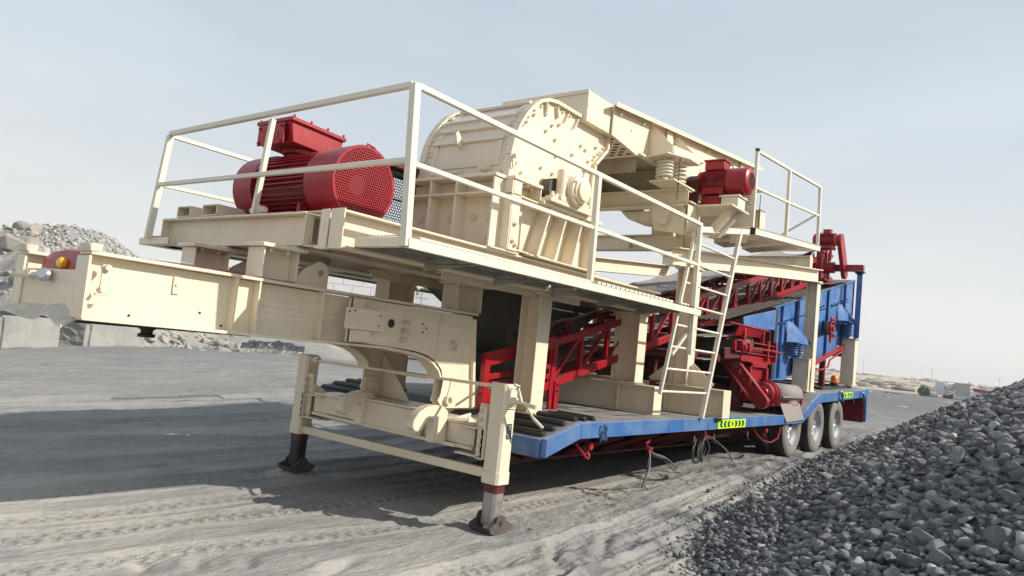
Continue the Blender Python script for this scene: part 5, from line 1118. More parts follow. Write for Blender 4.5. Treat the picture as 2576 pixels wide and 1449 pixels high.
def gh(x,y):
    r=np.hypot(x,y); f=1/(1+(r/60)**2)
    z=base(x,y)+f*(.05*fbm(x*.35,y*.35,3,1)+ss(7,12,np.hypot(x,y))*(.05*fbm(x*.9,y*2.2,5,21,.62)+.03*(.5-np.abs(fbm(x*2.2,y*4.5,4,23,.6))))+.022*fbm(x*.7+y*.2,y*1.9,3,2)+.010*(.5-np.abs(fbm(x*1.1-y*.2,y*3.2,3,12)))+.004*fbm(x*5,y*9,3,3))
    near=(1-ss(10,16,r))
    z=z+near*.004*fbm(x*26,y*34,3,8,.75)
    # wheel tracks running along the trailer, and curving ones across the foreground
    zz=0
    for k,(y0,a,b,wd,amp) in enumerate(((2.35,.10,.02,.16,.030),(2.75,.08,.02,.13,.024),(3.05,.03,.0,.15,.026),(5.15,-.05,.03,.16,.03),(5.65,-.04,.03,.15,.028),(6.35,.0,.02,.17,.034),(7.2,.05,.03,.2,.04),(8.2,-.1,.04,.22,.05),(9.6,.1,.03,.25,.05),(4.35,-.12,.05,.14,.024),(11.5,0,.04,.3,.06))):
        yc=y0+a*(x-4)+b*np.sin(x*.55+k)*3; u=(y-yc)/wd
        g=np.exp(-u**4)
        tread=1.0*(((x*8.5+np.abs(u)*.8+k*.37)%1)<.40)*(np.abs(u)<.95)*(1-ss(9,15,r))
        zz=zz+amp*(-g*(.55+.45*vnoise(x*.8,y*.8+k,31))+.16*g*np.cos(u*14)+.75*np.exp(-((np.abs(u)-1.18)/.22)**2)+tread*.42*g*ss(.25,.5,vnoise(x*.4+k*7,y*.4,77)))
    z=z+zz*(1-ss(14,30,r))*(1-.6*ss(.0,.3,pile(x,y)+.1))
    # loose churned strip near the pile toe
    ch=np.clip(1-np.abs(pile(x,y)+.45)/.6,0,1); z=z+ch*(.035*np.abs(fbm(x*4,y*4,4,41))+.012*fbm(x*14,y*14,3,43))
    # heel marks / scoops in the foreground
    for cx,cy,sx,sy,an,dp in ((3.05,3.55,.20,.05,.3,-.05),(2.2,4.25,.10,.05,1.0,-.03),(2.45,4.1,.10,.05,1.0,-.03),(2.7,3.95,.10,.05,1.0,-.03),(2.0,3.9,.08,.05,1,-.025),(4.3,2.7,.22,.05,.5,-.045),(4.5,2.9,.2,.045,.5,-.045),(4.7,3.05,.2,.045,.5,-.04),(4.9,2.75,.22,.05,.45,-.045),(4.15,3.1,.1,.08,.5,-.04),(5.3,2.95,.25,.05,.45,-.04)):
        u=(x-cx)*math.cos(an)+(y-cy)*math.sin(an); v=-(x-cx)*math.sin(an)+(y-cy)*math.cos(an); z=z+dp*(np.exp(-(u/sx)**2-(v/sy)**2)-.45*np.exp(-(u/sx)**2-((v-sy*1.8)/sy)**2))
    # pads pressed flat under jack feet and tyres
    for cx,cy,rr,zc in ((4.72,3.69,.26,-.012),(4.72,6.30,.26,-.012)):
        w=np.exp(-(((x-cx)**2+(y-cy)**2)/rr**2)**2); z=z*(1-w)+zc*w
    for cx in (12.0,13.35,14.70):
        for cy in (3.75,6.6):
            w=np.exp(-(((x-cx)/.35)**2)**2-(((y-cy)/.45)**2)**2); z=z*(1-w)+.20*w
    return z
aa=np.radians(np.concatenate([np.arange(-10,88,.155),np.arange(88,350,4.)])); 
rr_=np.concatenate([np.concatenate([np.geomspace(.9,2.2,90)[:-1],np.geomspace(2.2,15,1000)[:-1],np.geomspace(15,45,230)[:-1]]),np.geomspace(45,3000,80)]); rr_=np.concatenate([[.0],rr_])
Rg,Ag=np.meshgrid(rr_,aa,indexing='ij'); gx=Rg*np.cos(Ag); gy=Rg*np.sin(Ag); gz=gh(gx,gy)
def gridmesh(name,gx,gy,gz,m,wrap,kind,smooth=True):
    nr,na=gx.shape; vs=np.stack([gx,gy,gz],-1).reshape(-1,3)
    i=np.arange(nr-1)[:,None]*na; j=np.arange(na if wrap else na-1)[None,:]; j2=(j+1)%na
    q=np.stack([i+j,i+na+j,i+na+j2,i+j2],-1).reshape(-1,4)
    me=bpy.data.meshes.new(name); me.vertices.add(len(vs)); me.vertices.foreach_set('co',vs.astype(np.float32).ravel())
    me.loops.add(q.size); me.loops.foreach_set('vertex_index',q.astype(np.int32).ravel()); me.polygons.add(len(q)); me.polygons.foreach_set('loop_start',np.arange(0,q.size,4,dtype=np.int32)); me.polygons.foreach_set('loop_total',np.full(len(q),4,dtype=np.int32))
    me.update(calc_edges=True); me.validate(); me.polygons.foreach_set('use_smooth',[smooth]*len(me.polygons)); me.materials.append(m)
    o=bpy.data.objects.new(name,me); COL.objects.link(o)
    if kind: o['kind']=kind
    return o
def groundmat():
    m=bpy.data.materials.new('grey quarry dust'); m.use_nodes=True; t=m.node_tree; L=t.links.new; b=t.nodes['Principled BSDF']; b.inputs['Roughness'].default_value=.95; b.inputs['Specular IOR Level'].default_value=.15
    geo=t.nodes.new('ShaderNodeNewGeometry')
    def noise(s,d=6,r=.6,st=None):
        n=t.nodes.new('ShaderNodeTexNoise'); n.inputs['Scale'].default_value=s; n.inputs['Detail'].default_value=d; n.inputs['Roughness'].default_value=r
        mp=t.nodes.new('ShaderNodeMapping'); L(geo.outputs['Position'],mp.inputs[0]); mp.inputs['Scale'].default_value=st or (1,1,1); L(mp.outputs[0],n.inputs['Vector']); return n.outputs[0]
    def rmp(v,a,b_,hi=1,lo=0):
        r=t.nodes.new('ShaderNodeMapRange'); r.inputs[1].default_value=a; r.inputs[2].default_value=b_; r.inputs[3].default_value=lo; r.inputs[4].default_value=hi; L(v,r.inputs[0]); return r.outputs[0]
    def mix(a,c,f):
        x=t.nodes.new('ShaderNodeMixRGB'); L(f,x.inputs[0]); 
        if isinstance(a,tuple): x.inputs[1].default_value=(*a,1)
        else: L(a,x.inputs[1])
        if isinstance(c,tuple): x.inputs[2].default_value=(*c,1)
        else: L(c,x.inputs[2])
        return x.outputs[0]
    c=mix((.378,.358,.327),(.262,.258,.252),rmp(noise(.35,7,.7,(1,1.6,1)),.40,.60))
    c=mix(c,(.17,.17,.172),rmp(noise(.9,8,.75,(.35,1.2,1)),.52,.66,.45))
    c=mix(c,(.16,.158,.156),rmp(noise(1.3,6,.7,(.5,1.6,1)),.56,.72,.75))
    c=mix(c,(.43,.40,.355),rmp(noise(2.2,5,.6,(.5,1.4,1)),.58,.75,.5))
    # distance from the site: grey dust ends, pale orange sand begins
    ln=t.nodes.new('ShaderNodeVectorMath'); ln.operation='LENGTH'; L(geo.outputs['Position'],ln.inputs[0])
    wob=t.nodes.new('ShaderNodeMath'); wob.operation='MULTIPLY_ADD'; L(noise(.012,4),wob.inputs[0]); wob.inputs[1].default_value=60; L(ln.outputs['Value'],wob.inputs[2])
    c=mix(c,(.210,.208,.203),rmp(ln.outputs['Value'],7,11.5,.62))
    c=mix(c,(.34,.33,.31),rmp(noise(.55,8,.75,(.3,1.3,1)),.55,.72,.6))
    c=mix(c,(.145,.148,.152),rmp(wob.outputs[0],45,75,.85))
    c=mix(c,(.42,.325,.235),rmp(wob.outputs[0],205,225))
    at=t.nodes.new('ShaderNodeAttribute'); at.attribute_name='fines'
    ml=t.nodes.new('ShaderNodeMath'); ml.operation='MULTIPLY'; L(rmp(noise(2.6,7,.75),.40,.56),ml.inputs[0]); L(at.outputs['Fac'],ml.inputs[1]); c=mix(c,(.105,.104,.106),ml.outputs[0])
    L(c,b.inputs['Base Color'])
    b0=t.nodes.new('ShaderNodeBump'); b0.inputs['Distance'].default_value=.10; L(noise(1.1,8,.72,(.45,1.3,1)),b0.inputs['Height'])
    bp=t.nodes.new('ShaderNodeBump'); bp.inputs['Distance'].default_value=.010; bp.inputs['Strength'].default_value=1; L(b0.outputs[0],bp.inputs['Normal'])
    mx=t.nodes.new('ShaderNodeMath'); mx.operation='MULTIPLY_ADD'; L(noise(34,5,.7),mx.inputs[0]); mx.inputs[1].default_value=.35; L(noise(7,6,.7,(.6,1.5,1)),mx.inputs[2])
    L(mx.outputs[0],bp.inputs['Height']); L(bp.outputs[0],b.inputs['Normal'])
    return m
GM=groundmat()
gob=gridmesh('ground',gx,gy,gz,GM,True,'structure')
fa=gob.data.attributes.new('fines','FLOAT','POINT'); pf_=pile(gx,gy); fv=np.clip(1-np.abs(pf_+.15)/(.75+.25*ss(6,9,gx)),0,1)*ss(0,.2,fbm(gx*.9,gy*.9,3,55)+.25)*(1-ss(16,26,gx)); fa.data.foreach_set('value',fv.astype(np.float32).ravel())
# ================================================================== STONES
def hull(seed,n=15,flat=(.65,.95)):
    rs=np.random.default_rng(seed); p=rs.normal(size=(n,3)); p/=np.linalg.norm(p,axis=1)[:,None]; p*=rs.uniform(.80,1.08,(n,1)); p*=np.array([1,rs.uniform(.6,.95),rs.uniform(.42,.78)])
    bm=bmesh.new(); [bm.verts.new(q) for q in p]; r=bmesh.ops.convex_hull(bm,input=bm.verts); 
    bmesh.ops.delete(bm,geom=[v for v in bm.verts if not v.link_faces],context='VERTS')
    bmesh.ops.bevel(bm,geom=list(bm.edges),offset=.045,segments=1,affect='EDGES',profile=.5,clamp_overlap=True)
    bmesh.ops.triangulate(bm,faces=bm.faces); bmesh.ops.recalc_face_normals(bm,faces=bm.faces)
    bm.verts.index_update(); v=np.array([q.co[:] for q in bm.verts]); ln_=np.linalg.norm(v,axis=1); v=v*np.minimum(1,1.15/np.maximum(ln_,1e-6))[:,None]; f=np.array([[q.index for q in x.verts] for x in bm.faces]); bm.free(); return v,f
HULL=[hull(100+i,random.choice((14,17,20))) for i in range(14)]
def rotm(a,b,c):
    ca_,sa=np.cos(a),np.sin(a);cb_,sb=np.cos(b),np.sin(b);cc,sc_=np.cos(c),np.sin(c)
    return np.array([[ca_,-sa,0],[sa,ca_,0],[0,0,1]])@np.array([[cb_,0,sb],[0,1,0],[-sb,0,cb_]])@np.array([[1,0,0],[0,cc,-sc_],[0,sc_,cc]])
def merge(name,items,m,kind='stuff',extra=None,m2=None):
    vs=[];fs=[];o=0
    for (h,p,s,r) in items:
        v,f=HULL[h]; w=(v*s)@r.T+p; vs.append(w); fs.append(f+o); o+=len(v)
    if extra is not None: vs.append(extra[0]); fs.append(extra[1]+o)
    vs=np.concatenate(vs); fs=np.concatenate(fs)
    me=bpy.data.meshes.new(name); me.vertices.add(len(vs)); me.vertices.foreach_set('co',vs.astype(np.float32).ravel()); me.loops.add(fs.size); me.loops.foreach_set('vertex_index',fs.astype(np.int32).ravel()); me.polygons.add(len(fs)); me.polygons.foreach_set('loop_start',np.arange(0,fs.size,3,dtype=np.int32)); me.polygons.foreach_set('loop_total',np.full(len(fs),3,dtype=np.int32)); me.update(calc_edges=True); me.materials.append(m)
    if extra is not None and m2:
        me.materials.append(m2); mi=np.zeros(len(fs),np.int32); mi[-len(extra[1]):]=1; me.polygons.foreach_set('material_index',mi)
    ob=bpy.data.objects.new(name,me); COL.objects.link(ob)
    if kind: ob['kind']=kind
    return ob
def stonemat(name,c0,c1,c2,p2,bump=.006,bs=26):
    m=bpy.data.materials.new(name); m.use_nodes=True; t=m.node_tree; L=t.links.new; b=t.nodes['Principled BSDF']; b.inputs['Roughness'].default_value=.82; b.inputs['Specular IOR Level'].default_value=.3
    geo=t.nodes.new('ShaderNodeNewGeometry'); 
    r=t.nodes.new('ShaderNodeValToRGB'); L(geo.outputs['Random Per Island'],r.inputs[0]); e=r.color_ramp.elements; e[0].color=(*c0,1); e[1].color=(*c1,1); e[1].position=p2-.03; k=e.new(p2+.02); k.color=(*c2,1)
    n=t.nodes.new('ShaderNodeTexNoise'); n.inputs['Scale'].default_value=bs*.5; n.inputs['Detail'].default_value=6; n.inputs['Roughness'].default_value=.7; L(geo.outputs['Position'],n.inputs['Vector'])
    mr=t.nodes.new('ShaderNodeMapRange'); mr.inputs[1].default_value=.45; mr.inputs[2].default_value=.7; mr.inputs[4].default_value=.6; L(n.outputs[0],mr.inputs[0])
    mx=t.nodes.new('ShaderNodeMixRGB'); L(mr.outputs[0],mx.inputs[0]); L(r.outputs[0],mx.inputs[1]); mx.inputs[2].default_value=(c1[0]*1.5,c1[1]*1.48,c1[2]*1.45,1)
    sx=t.nodes.new('ShaderNodeSeparateXYZ'); L(geo.outputs['Normal'],sx.inputs[0]); mu=t.nodes.new('ShaderNodeMapRange'); mu.inputs[1].default_value=.35; mu.inputs[2].default_value=1; mu.inputs[4].default_value=.32; L(sx.outputs[2],mu.inputs[0])
    mm_=t.nodes.new('ShaderNodeMath'); mm_.operation='MULTIPLY'; L(mu.outputs[0],mm_.inputs[0]); L(n.outputs[0],mm_.inputs[1]); md=t.nodes.new('ShaderNodeMixRGB'); L(mm_.outputs[0],md.inputs[0]); L(mx.outputs[0],md.inputs[1]); md.inputs[2].default_value=(.36,.35,.335,1)
    L(md.outputs[0],b.inputs['Base Color'])
    n2=t.nodes.new('ShaderNodeTexNoise'); n2.inputs['Scale'].default_value=bs*1.6; n2.inputs['Detail'].default_value=5; L(geo.outputs['Position'],n2.inputs['Vector'])
    bp=t.nodes.new('ShaderNodeBump'); bp.inputs['Distance'].default_value=bump; L(n2.outputs[0],bp.inputs['Height']); L(bp.outputs[0],b.inputs['Normal']); return m
SM=stonemat('dark crushed stone',(.068,.070,.076),(.185,.189,.198),(.38,.37,.35),.90)
N=95000
th=np.radians(RNG.uniform(-13,40,N)); rd=np.exp(RNG.uniform(np.log(1.3),np.log(34),N)); sx_=rd*np.cos(th); sy_=rd*np.sin(th)
# thin out so that density per area stays right: keep with probability ~ area weighting, size grows with distance
ph_=pile(sx_,sy_); keep=ph_>-.02+RNG.normal(0,.05,N); sx_,sy_,rd,ph_=sx_[keep],sy_[keep],rd[keep],ph_[keep]
big=np.clip(ph_/1.2,0,1)
siz=np.exp(RNG.normal(0,.36,len(sx_)))*(.021+.020*big)*(1+.05*np.maximum(rd-6,0)); siz=np.clip(siz,.012,.105)
# reject by spacing on a coarse grid so near stones are not all buried
order=np.argsort(-siz); cell={}; sel=[]
for i in order:
    s=siz[i]; k=.62*s
    gxk,gyk=int(np.floor(sx_[i]/.14)),int(np.floor(sy_[i]/.14)); ok=True
    for a in (-1,0,1):
        for b in (-1,0,1):
            for j in cell.get((gxk+a,gyk+b),()):
                if (sx_[i]-sx_[j])**2+(sy_[i]-sy_[j])**2<(.56*(s+siz[j]))**2: ok=False;break
            if not ok:break
        if not ok:break
    if ok: cell.setdefault((gxk,gyk),[]).append(i); sel.append(i)
sel=np.array(sel); 
pz=np.maximum(ph_[sel],0); gz_=gh(sx_[sel],sy_[sel]); zs=np.maximum(gz_,base(sx_[sel],sy_[sel])+pz)
items=[]; 
for k,i in enumerate(sel):
    nrm_t=RNG.uniform(-.5,.5,2)
    items.append((int(RNG.integers(14)),np.array([sx_[i],sy_[i],zs[k]+siz[i]*.12]),siz[i],rotm(RNG.uniform(0,6.28),nrm_t[0],nrm_t[1]+.35)))
app=np.array([ (siz[i]/rd[i]) * ((th_:=math.degrees(math.atan2(sy_[i],sx_[i])))>2.5 and rd[i]>2.0) for i in sel]); idx=np.argsort(-app); ind=set(idx[:300].tolist())
# mound body under the stones
px_=np.arange(-1,36,.11); py_=np.arange(-4.5,6.6,.11); PX,PY=np.meshgrid(px_,py_,indexing='ij'); PH=pile(PX,PY); PZ=np.where(PH>-.05,base(PX,PY)+PH-.01+.03*fbm(PX*5,PY*5,3,9),-.4)
nx2,ny2=PX.shape; ii=np.arange(nx2-1)[:,None]*ny2; jj=np.arange(ny2-1)[None,:]; qa=np.stack([ii+jj,ii+ny2+jj,ii+ny2+jj+1],-1).reshape(-1,3); qb=np.stack([ii+jj,ii+ny2+jj+1,ii+jj+1],-1).reshape(-1,3); ft=np.concatenate([qa,qb])
pv=np.stack([PX,PY,PZ],-1).reshape(-1,3); okf=(PH.reshape(-1)[ft].max(1)>-.15); ft=ft[okf]
heap=merge('crushed_stone_heap',[it for k,it in enumerate(items) if k not in ind],SM,'stuff',(pv,ft),mat('dark stone fines',(.075,.076,.08),.9,var=.8,varcol=(.14,.138,.136),scale=9,bump=.02,bscale=35))
tag(heap,'heap of dark grey crushed stone rising at the right of the trailer','stone heap')
hm_=[]
for h in range(14):
    v,f=HULL[h]; me=bpy.data.meshes.new('loose_stone'); me.from_pydata(v.tolist(),[],f.tolist()); me.materials.append(SM); hm_.append(me)
for k in sorted(ind):
    h,p,s,r=items[k]; o=bpy.data.objects.new('loose_stone',hm_[h]); COL.objects.link(o); o.matrix_basis=Matrix.Translation(V(p))@Matrix(r.tolist()).to_4x4()@Matrix.Scale(s,4)
    tag(o,'dark grey angular crushed stone lying on the near face of the heap at the right','stone','loose stones on the near face of the stone heap')
# gravel spill and pebbles on the sand
N=9000; x_=RNG.uniform(1.5,13,N); y_=RNG.uniform(.8,4.2,N); p_=pile(x_,y_); pr=np.exp(-np.abs(p_+.05)/.10); kp=(RNG.uniform(0,1,N)<pr*.7)&(p_<.05)
its=[(int(RNG.integers(14)),np.array([a,b,c+.004]),s,rotm(RNG.uniform(0,6),RNG.uniform(-1,1),RNG.uniform(-1,1))) for a,b,c,s in zip(x_[kp],y_[kp],gh(x_[kp],y_[kp]),np.exp(RNG.normal(0,.5,kp.sum()))*.012)]
N=500; x_=RNG.uniform(1.5,22,N); y_=RNG.uniform(1,18,N); s_=np.exp(RNG.normal(0,.5,N))*.009
its+=[(int(RNG.integers(14)),np.array([a,b,c+.003]),s,rotm(RNG.uniform(0,6),RNG.uniform(-1,1),RNG.uniform(-1,1))) for a,b,c,s in zip(x_,y_,gh(x_,y_),s_)]
GR=stonemat('grey gravel',(.13,.13,.135),(.24,.235,.225),(.36,.35,.33),.8)
tag(merge('gravel',its,GR,'stuff'),'small gravel scattered over the grey dust','gravel')
# ================================================================== LEFT BACKGROUND: bank, gravel cone, blocks
def pol(azd,r): return np.array([r*math.cos(math.radians(azd)),r*math.sin(math.radians(azd))])
BA=np.radians(np.arange(46,100,.16)); BR=np.geomspace(27.5,95,190); RG2,AG2=np.meshgrid(BR,BA,indexing='ij'); bx=RG2*np.cos(AG2); by=RG2*np.sin(AG2); ad=np.degrees(AG2)
def bankh(ad,r,x,y):
    hi=(1.9+2.7*ss(69.8,72.2,ad))*ss(59.5,63.5,ad)+.75*ss(47,53,ad)*(1-ss(59,64,ad)); st=29.5+2.5*np.sin(ad*.35)+3*(1-ss(60,66,ad))
    h=hi*ss(0,1,(r-st)/14.)*1.0
    n=.55*fbm(x*.28,y*.28,4,61)+.22*np.abs(fbm(x*1.1,y*1.1,4,62))
    return h+n*ss(0,4,r-st)*(.35+.65*ss(59,66,ad))-.25*(1-ss(0,2,r-st+1))
bz=bankh(ad,RG2,bx,by)
BM=stonemat('pale rubble',(.24,.225,.205),(.30,.285,.26),(.34,.325,.30),.8,.05,3)
bt_=BM.node_tree
gridmesh('rubble_bank',bx,by,bz,BM,False,'structure',False)
its=[]
for k in range(2600):
    a=RNG.uniform(58,99); r=RNG.uniform(30,62); x,y=pol(a,r); z=float(bankh(np.array(a),np.array(r),np.array(x),np.array(y))); s=min(float(np.exp(RNG.normal(-1.9,.55))),.55)
    its.append((int(RNG.integers(14)),np.array([x,y,z+s*.2]),s,rotm(RNG.uniform(0,6),RNG.uniform(-.6,.6),RNG.uniform(-.6,.6))))
tag(merge('rubble',its,BM,'stuff'),'broken rock scattered over the pale rubble bank at the left','rubble')
RB=stonemat('boulder stone',(.22,.205,.185),(.30,.28,.255),(.38,.36,.33),.7,.03,6)
for k,(a,r,s,lb) in enumerate(((72.9,40,.75,'brown boulder high on the rubble bank at the left edge'),(71.2,46,.8,'grey boulder on top of the rubble bank left of the gravel cone'),(73.9,34,.75,'large pale boulder low on the bank at the left edge'),(71.9,36,.55,'smaller pale boulder in the middle of the rubble bank'))):
    x,y=pol(a,r); z=float(bankh(np.array(a),np.array(r),np.array(x),np.array(y))); v,f=HULL[(k*3+2)%14]; me=bpy.data.meshes.new('boulder'); me.from_pydata((v*s).tolist(),[],f.tolist()); me.materials.append(RB); o=bpy.data.objects.new('boulder',me); COL.objects.link(o); o.location=(x,y,z+.25*s); o.rotation_euler=(.3,.2,k); tag(o,lb,'boulder')
# gravel cone
cx_,cy_=pol(69.6,60); its=[]
ca_=np.radians(np.arange(0,360,3)); cr_=np.linspace(0,11.5,40); CR,CA=np.meshgrid(cr_,ca_,indexing='ij'); 
def coneh(r,x,y): return np.clip(7.6-.62*r-.9*np.exp(-(r/1.3)**2)+.15*fbm(x*1.3,y*1.3,3,71),-1,9)
kx=cx_+CR*np.cos(CA); ky=cy_+CR*np.sin(CA); kz=coneh(CR,kx,ky)
for k in range(9000):
    r=11*math.sqrt(RNG.uniform(0,1)); a=RNG.uniform(0,6.283); x=cx_+r*math.cos(a); y=cy_+r*math.sin(a)
    if (x-cx_)*cx_+(y-cy_)*cy_>8: continue
    s=float(np.exp(RNG.normal(-1.95,.28))); its.append((int(RNG.integers(14)),np.array([x,y,float(coneh(np.array(r),np.array(x),np.array(y)))+s*.15]),s,rotm(RNG.uniform(0,6),RNG.uniform(-.7,.7),RNG.uniform(-.7,.7))))
vv=np.stack([kx,ky,kz],-1).reshape(-1,3); na=len(ca_); i=np.arange(len(cr_)-1)[:,None]*na; j=np.arange(na)[None,:]; j2=(j+1)%na
tf_=np.concatenate([np.stack([i+j,i+na+j,i+na+j2],-1).reshape(-1,3),np.stack([i+j,i+na+j2,i+j2],-1).reshape(-1,3)])
CM=stonemat('pale grey gravel',(.19,.187,.18),(.32,.312,.295),(.42,.41,.385),.6,.02,6)
tag(merge('gravel_cone',its,CM,'stuff',(vv,tf_)),'pointed pile of pale grey stones behind the rubble bank at the left','gravel pile')
# concrete blocks
CBM=mat('old concrete block',(.30,.295,.285),.85,var=.7,varcol=(.20,.20,.20),scale=1.2,bump=.02,bscale=6,runs=(.52,.42,.30),runamt=.55)
def rough_block(name,c,sx,sy,sz_,rz,seed,lab,brk=0):
    bm=bmesh.new(); bmesh.ops.create_cube(bm,size=1); bmesh.ops.bevel(bm,geom=list(bm.edges),offset=.06,segments=2,affect='EDGES'); bmesh.ops.subdivide_edges(bm,edges=list(bm.edges),cuts=3,use_grid_fill=True)
    rs=random.Random(seed)
    for v in bm.verts:
        n=float(fbm(np.array(v.co.x*3+seed),np.array(v.co.z*3+v.co.y*2+seed*3),3,seed)); v.co=v.co*(1+.06*n)
        if brk and v.co.x>.30-.2*v.co.z and v.co.z<.3: v.co.x-= .05*abs(n)+.02; v.co.y*=.9
        v.co=V((v.co.x*sx,v.co.y*sy,v.co.z*sz_))
    me=bpy.data.meshes.new(name); bm.to_mesh(me); bm.free(); me.materials.append(CBM); o=bpy.data.objects.new(name,me); COL.objects.link(o); o.location=c; o.rotation_euler=(rs.uniform(-.03,.03),rs.uniform(-.04,.02),rz); return tag(o,lab,'concrete block')
th0=math.atan2(27.3-23.0,13.0-7.1)
def bp_(t): return (7.1+(13.0-7.1)*t,23.4+(27.3-23.0)*t)
rough_block('concrete_block',(*bp_(.10),.42),2.7,1.1,.92,th0,3,'cracked concrete block at the left edge under the gooseneck nose',1)
rough_block('concrete_block',(*bp_(.70),.38),3.9,1.1,.86,th0,5,'long concrete block with a broken end under the gooseneck beam',1)
rough_block('concrete_block',(*bp_(-.42),.42),3.2,1.1,.95,th0,8,'concrete block mostly outside the left edge of the picture')
bl=[(*bp_(t),.90+.03*math.sin(t*20)) for t in np.linspace(-.9,.55,14)]
tag(G().path([(x-.25,y-.35,z) for x,y,z in bl],.075,8).obj('black_pipe','black'),'thin black pipe lying along the top of the concrete blocks','pipe')
# black tarpaulin heap
def tarp():
    n1,n2=46,22; u,v=np.meshgrid(np.linspace(0,1,n1),np.linspace(0,1,n2),indexing='ij'); p0=pol(58.2,32.5);p1=pol(53.6,34.0); x=p0[0]+(p1[0]-p0[0])*u+v*1.4*.6; y=p0[1]+(p1[1]-p0[1])*u+v*1.4*.8
    z=.12+.55*np.sin(np.pi*np.clip(v,0,1))**.7*(.5+.5*np.sin(np.pi*u)**.5)*(.65+.5*np.abs(fbm(u*7,v*5,3,91)))+.10*np.abs(fbm(u*22,v*11,3,92))-.15*(v<.04)
    return gridmesh('black_tarpaulin',x,y,z,M['tarp'],False,None,False)
M['tarp']=mat('black plastic sheet',(.014,.015,.018),.35,var=.3,varcol=(.12,.125,.13),scale=2,bump=.03,bscale=3)
tag(tarp(),'crumpled black plastic sheet heaped on the ground behind the landing leg','tarpaulin')
# tanks far left
def atp(azd,r,z=0): x,y=pol(azd,r); return V((x,y,z))
TM=mat('pale tank',(.50,.47,.42),.6,var=.5,varcol=(.40,.37,.33),scale=.2)
for k,(a,r,h,rad,lb) in enumerate(((61.6,150,13.8,2.6,'pale cement silo far behind the gooseneck, left one of two'),(60.5,150,13.2,2.2,'pale cement silo far behind the gooseneck, right one of two'))):
    p=atp(a,r); t_o=thing('cement_silo',lb,'silo',p,'far silos'); o=G().lathe(p,Z,[(0,.01),(0,rad),(h-1,rad),(h,rad*.4),(h,.01)],24).obj('silo_shell',TM,t_o); g=G()
    for q in range(6): t=2*math.pi*q/6; g.tube(p+V((math.cos(t)*rad,math.sin(t)*rad,h-1)),p+V((math.cos(t)*rad,math.sin(t)*rad,h+.3)),.12,6)
    g.path([p+V((math.cos(t_)*rad,math.sin(t_)*rad,h+.3)) for t_ in np.linspace(0,6.28,25)],.08,6).obj('guard_rail',TM,t_o)
p=atp(59.6,146); G_=G().box(p.x-5,p.x+5,p.y-3,p.y+3,0,10.3).box(p.x-5.3,p.x+5.3,p.y-3.3,p.y+3.3,10.3,10.7); tag(G_.obj('plant_building',TM),'low pale plant building beside the far silos','building')
# white block building and containers behind
WM=mat('white panel',(.66,.66,.66),.5,var=.3,varcol=(.66,.66,.67),scale=.5)
LM=mat('panel joint',(.30,.30,.31),.7)
def wall_frame(azc,r,width): 
    c=atp(azc,r); d=V((c.x,c.y,0)).normalized(); s=V((d.y,-d.x,0)); return c,d,s
c,d,s=wall_frame(50.6,46,0)
wb=thing('white_block_wall','white wall of large blocks seen through the gap behind the lifting lug','wall',c)
def obox(g,c,s,d,a0,a1,d0,d1,z0,z1):
    vs=[c+s*a+d*b+Z*z for z in (z0,z1) for a,b in ((a0,d0),(a1,d0),(a1,d1),(a0,d1))]
    return g.add(vs,[(0,3,2,1),(4,5,6,7),(0,1,5,4),(1,2,6,5),(2,3,7,6),(3,0,4,7)])
bw,bh=1.15,.52
g=G(); obox(g,c,s,d,-2.9,2.9,.02,.5,0,4.62); g.obj('joint_backing',LM,wb)
g=G()
for r_ in range(9):
    off=(r_%2)*bw/2
    for k in range(-1,6):
        a0=-2.9+k*bw+off; a1=a0+bw; a0=max(a0,-2.9);a1=min(a1,2.9)
        if a1-a0<.1: continue
        obox(g,c,s,d,a0+.012,a1-.012,0,.03,r_*bh+.012,(r_+1)*bh-.012)
wbo=g.obj('block_face',WM,wb); tag(wbo,kind='stuff')
c,d,s=wall_frame(44.6,44,0)
ct=thing('white_container','white cabin container with blue lettering seen between the gooseneck stools','container',c)
g=G(); obox(g,c,s,d,-2.6,1.7,0,2.4,1.7,4.3); g.obj('upper_cabin',WM,ct)
g=G(); obox(g,c,s,d,-2.9,.2,-.3,2.4,.2,2.9); g.obj('lower_cabin',WM,ct)
g=G()
for a in (-1.9,-1.2,-.5): obox(g,c,s,d,a,a+.03,-.012,0,3.05,4.2)
for z in (3.35,3.75): obox(g,c,s,d,-1.9,-.1,-.012,0,z,z+.03)
obox(g,c,s,d,-2.55,-2.25,-.02,0,3.1,3.9); obox(g,c,s,d,-.35,-.15,-.32,-.3,2.3,2.6); g.obj('panel_seam',LM,ct)
fc=bpy.data.curves.new('lettering','FONT'); fc.body='oaikeu'; fc.size=.62; fc.extrude=.01; fc.shear=.3; fo=bpy.data.objects.new('lettering',fc); COL.objects.link(fo)
bpy.context.view_layer.update(); dg=bpy.context.evaluated_depsgraph_get(); me=bpy.data.meshes.new_from_object(fo.evaluated_get(dg)); bpy.data.objects.remove(fo)
me.materials.clear(); me.materials.append(mat('blue lettering',(.05,.25,.55),.5)); fo=bpy.data.objects.new('lettering',me); COL.objects.link(fo)
mm=Matrix.Identity(4); o_=c+s*(-2.75)+d*(-.33)+Z*2.22
for i_,a in enumerate((s,Z,-d)): 
    for q in range(3): mm[q][i_]=a[q]
    
for q in range(3): mm[q][3]=o_[q]
fo.matrix_basis=mm; adopt(fo,ct)
G().lathe(c+s*(-.75)+Z*4.05-d*.0,-d,[(0,.12),(.15,.1),(.15,.001)],12).obj('wall_lamp','grey',ct)
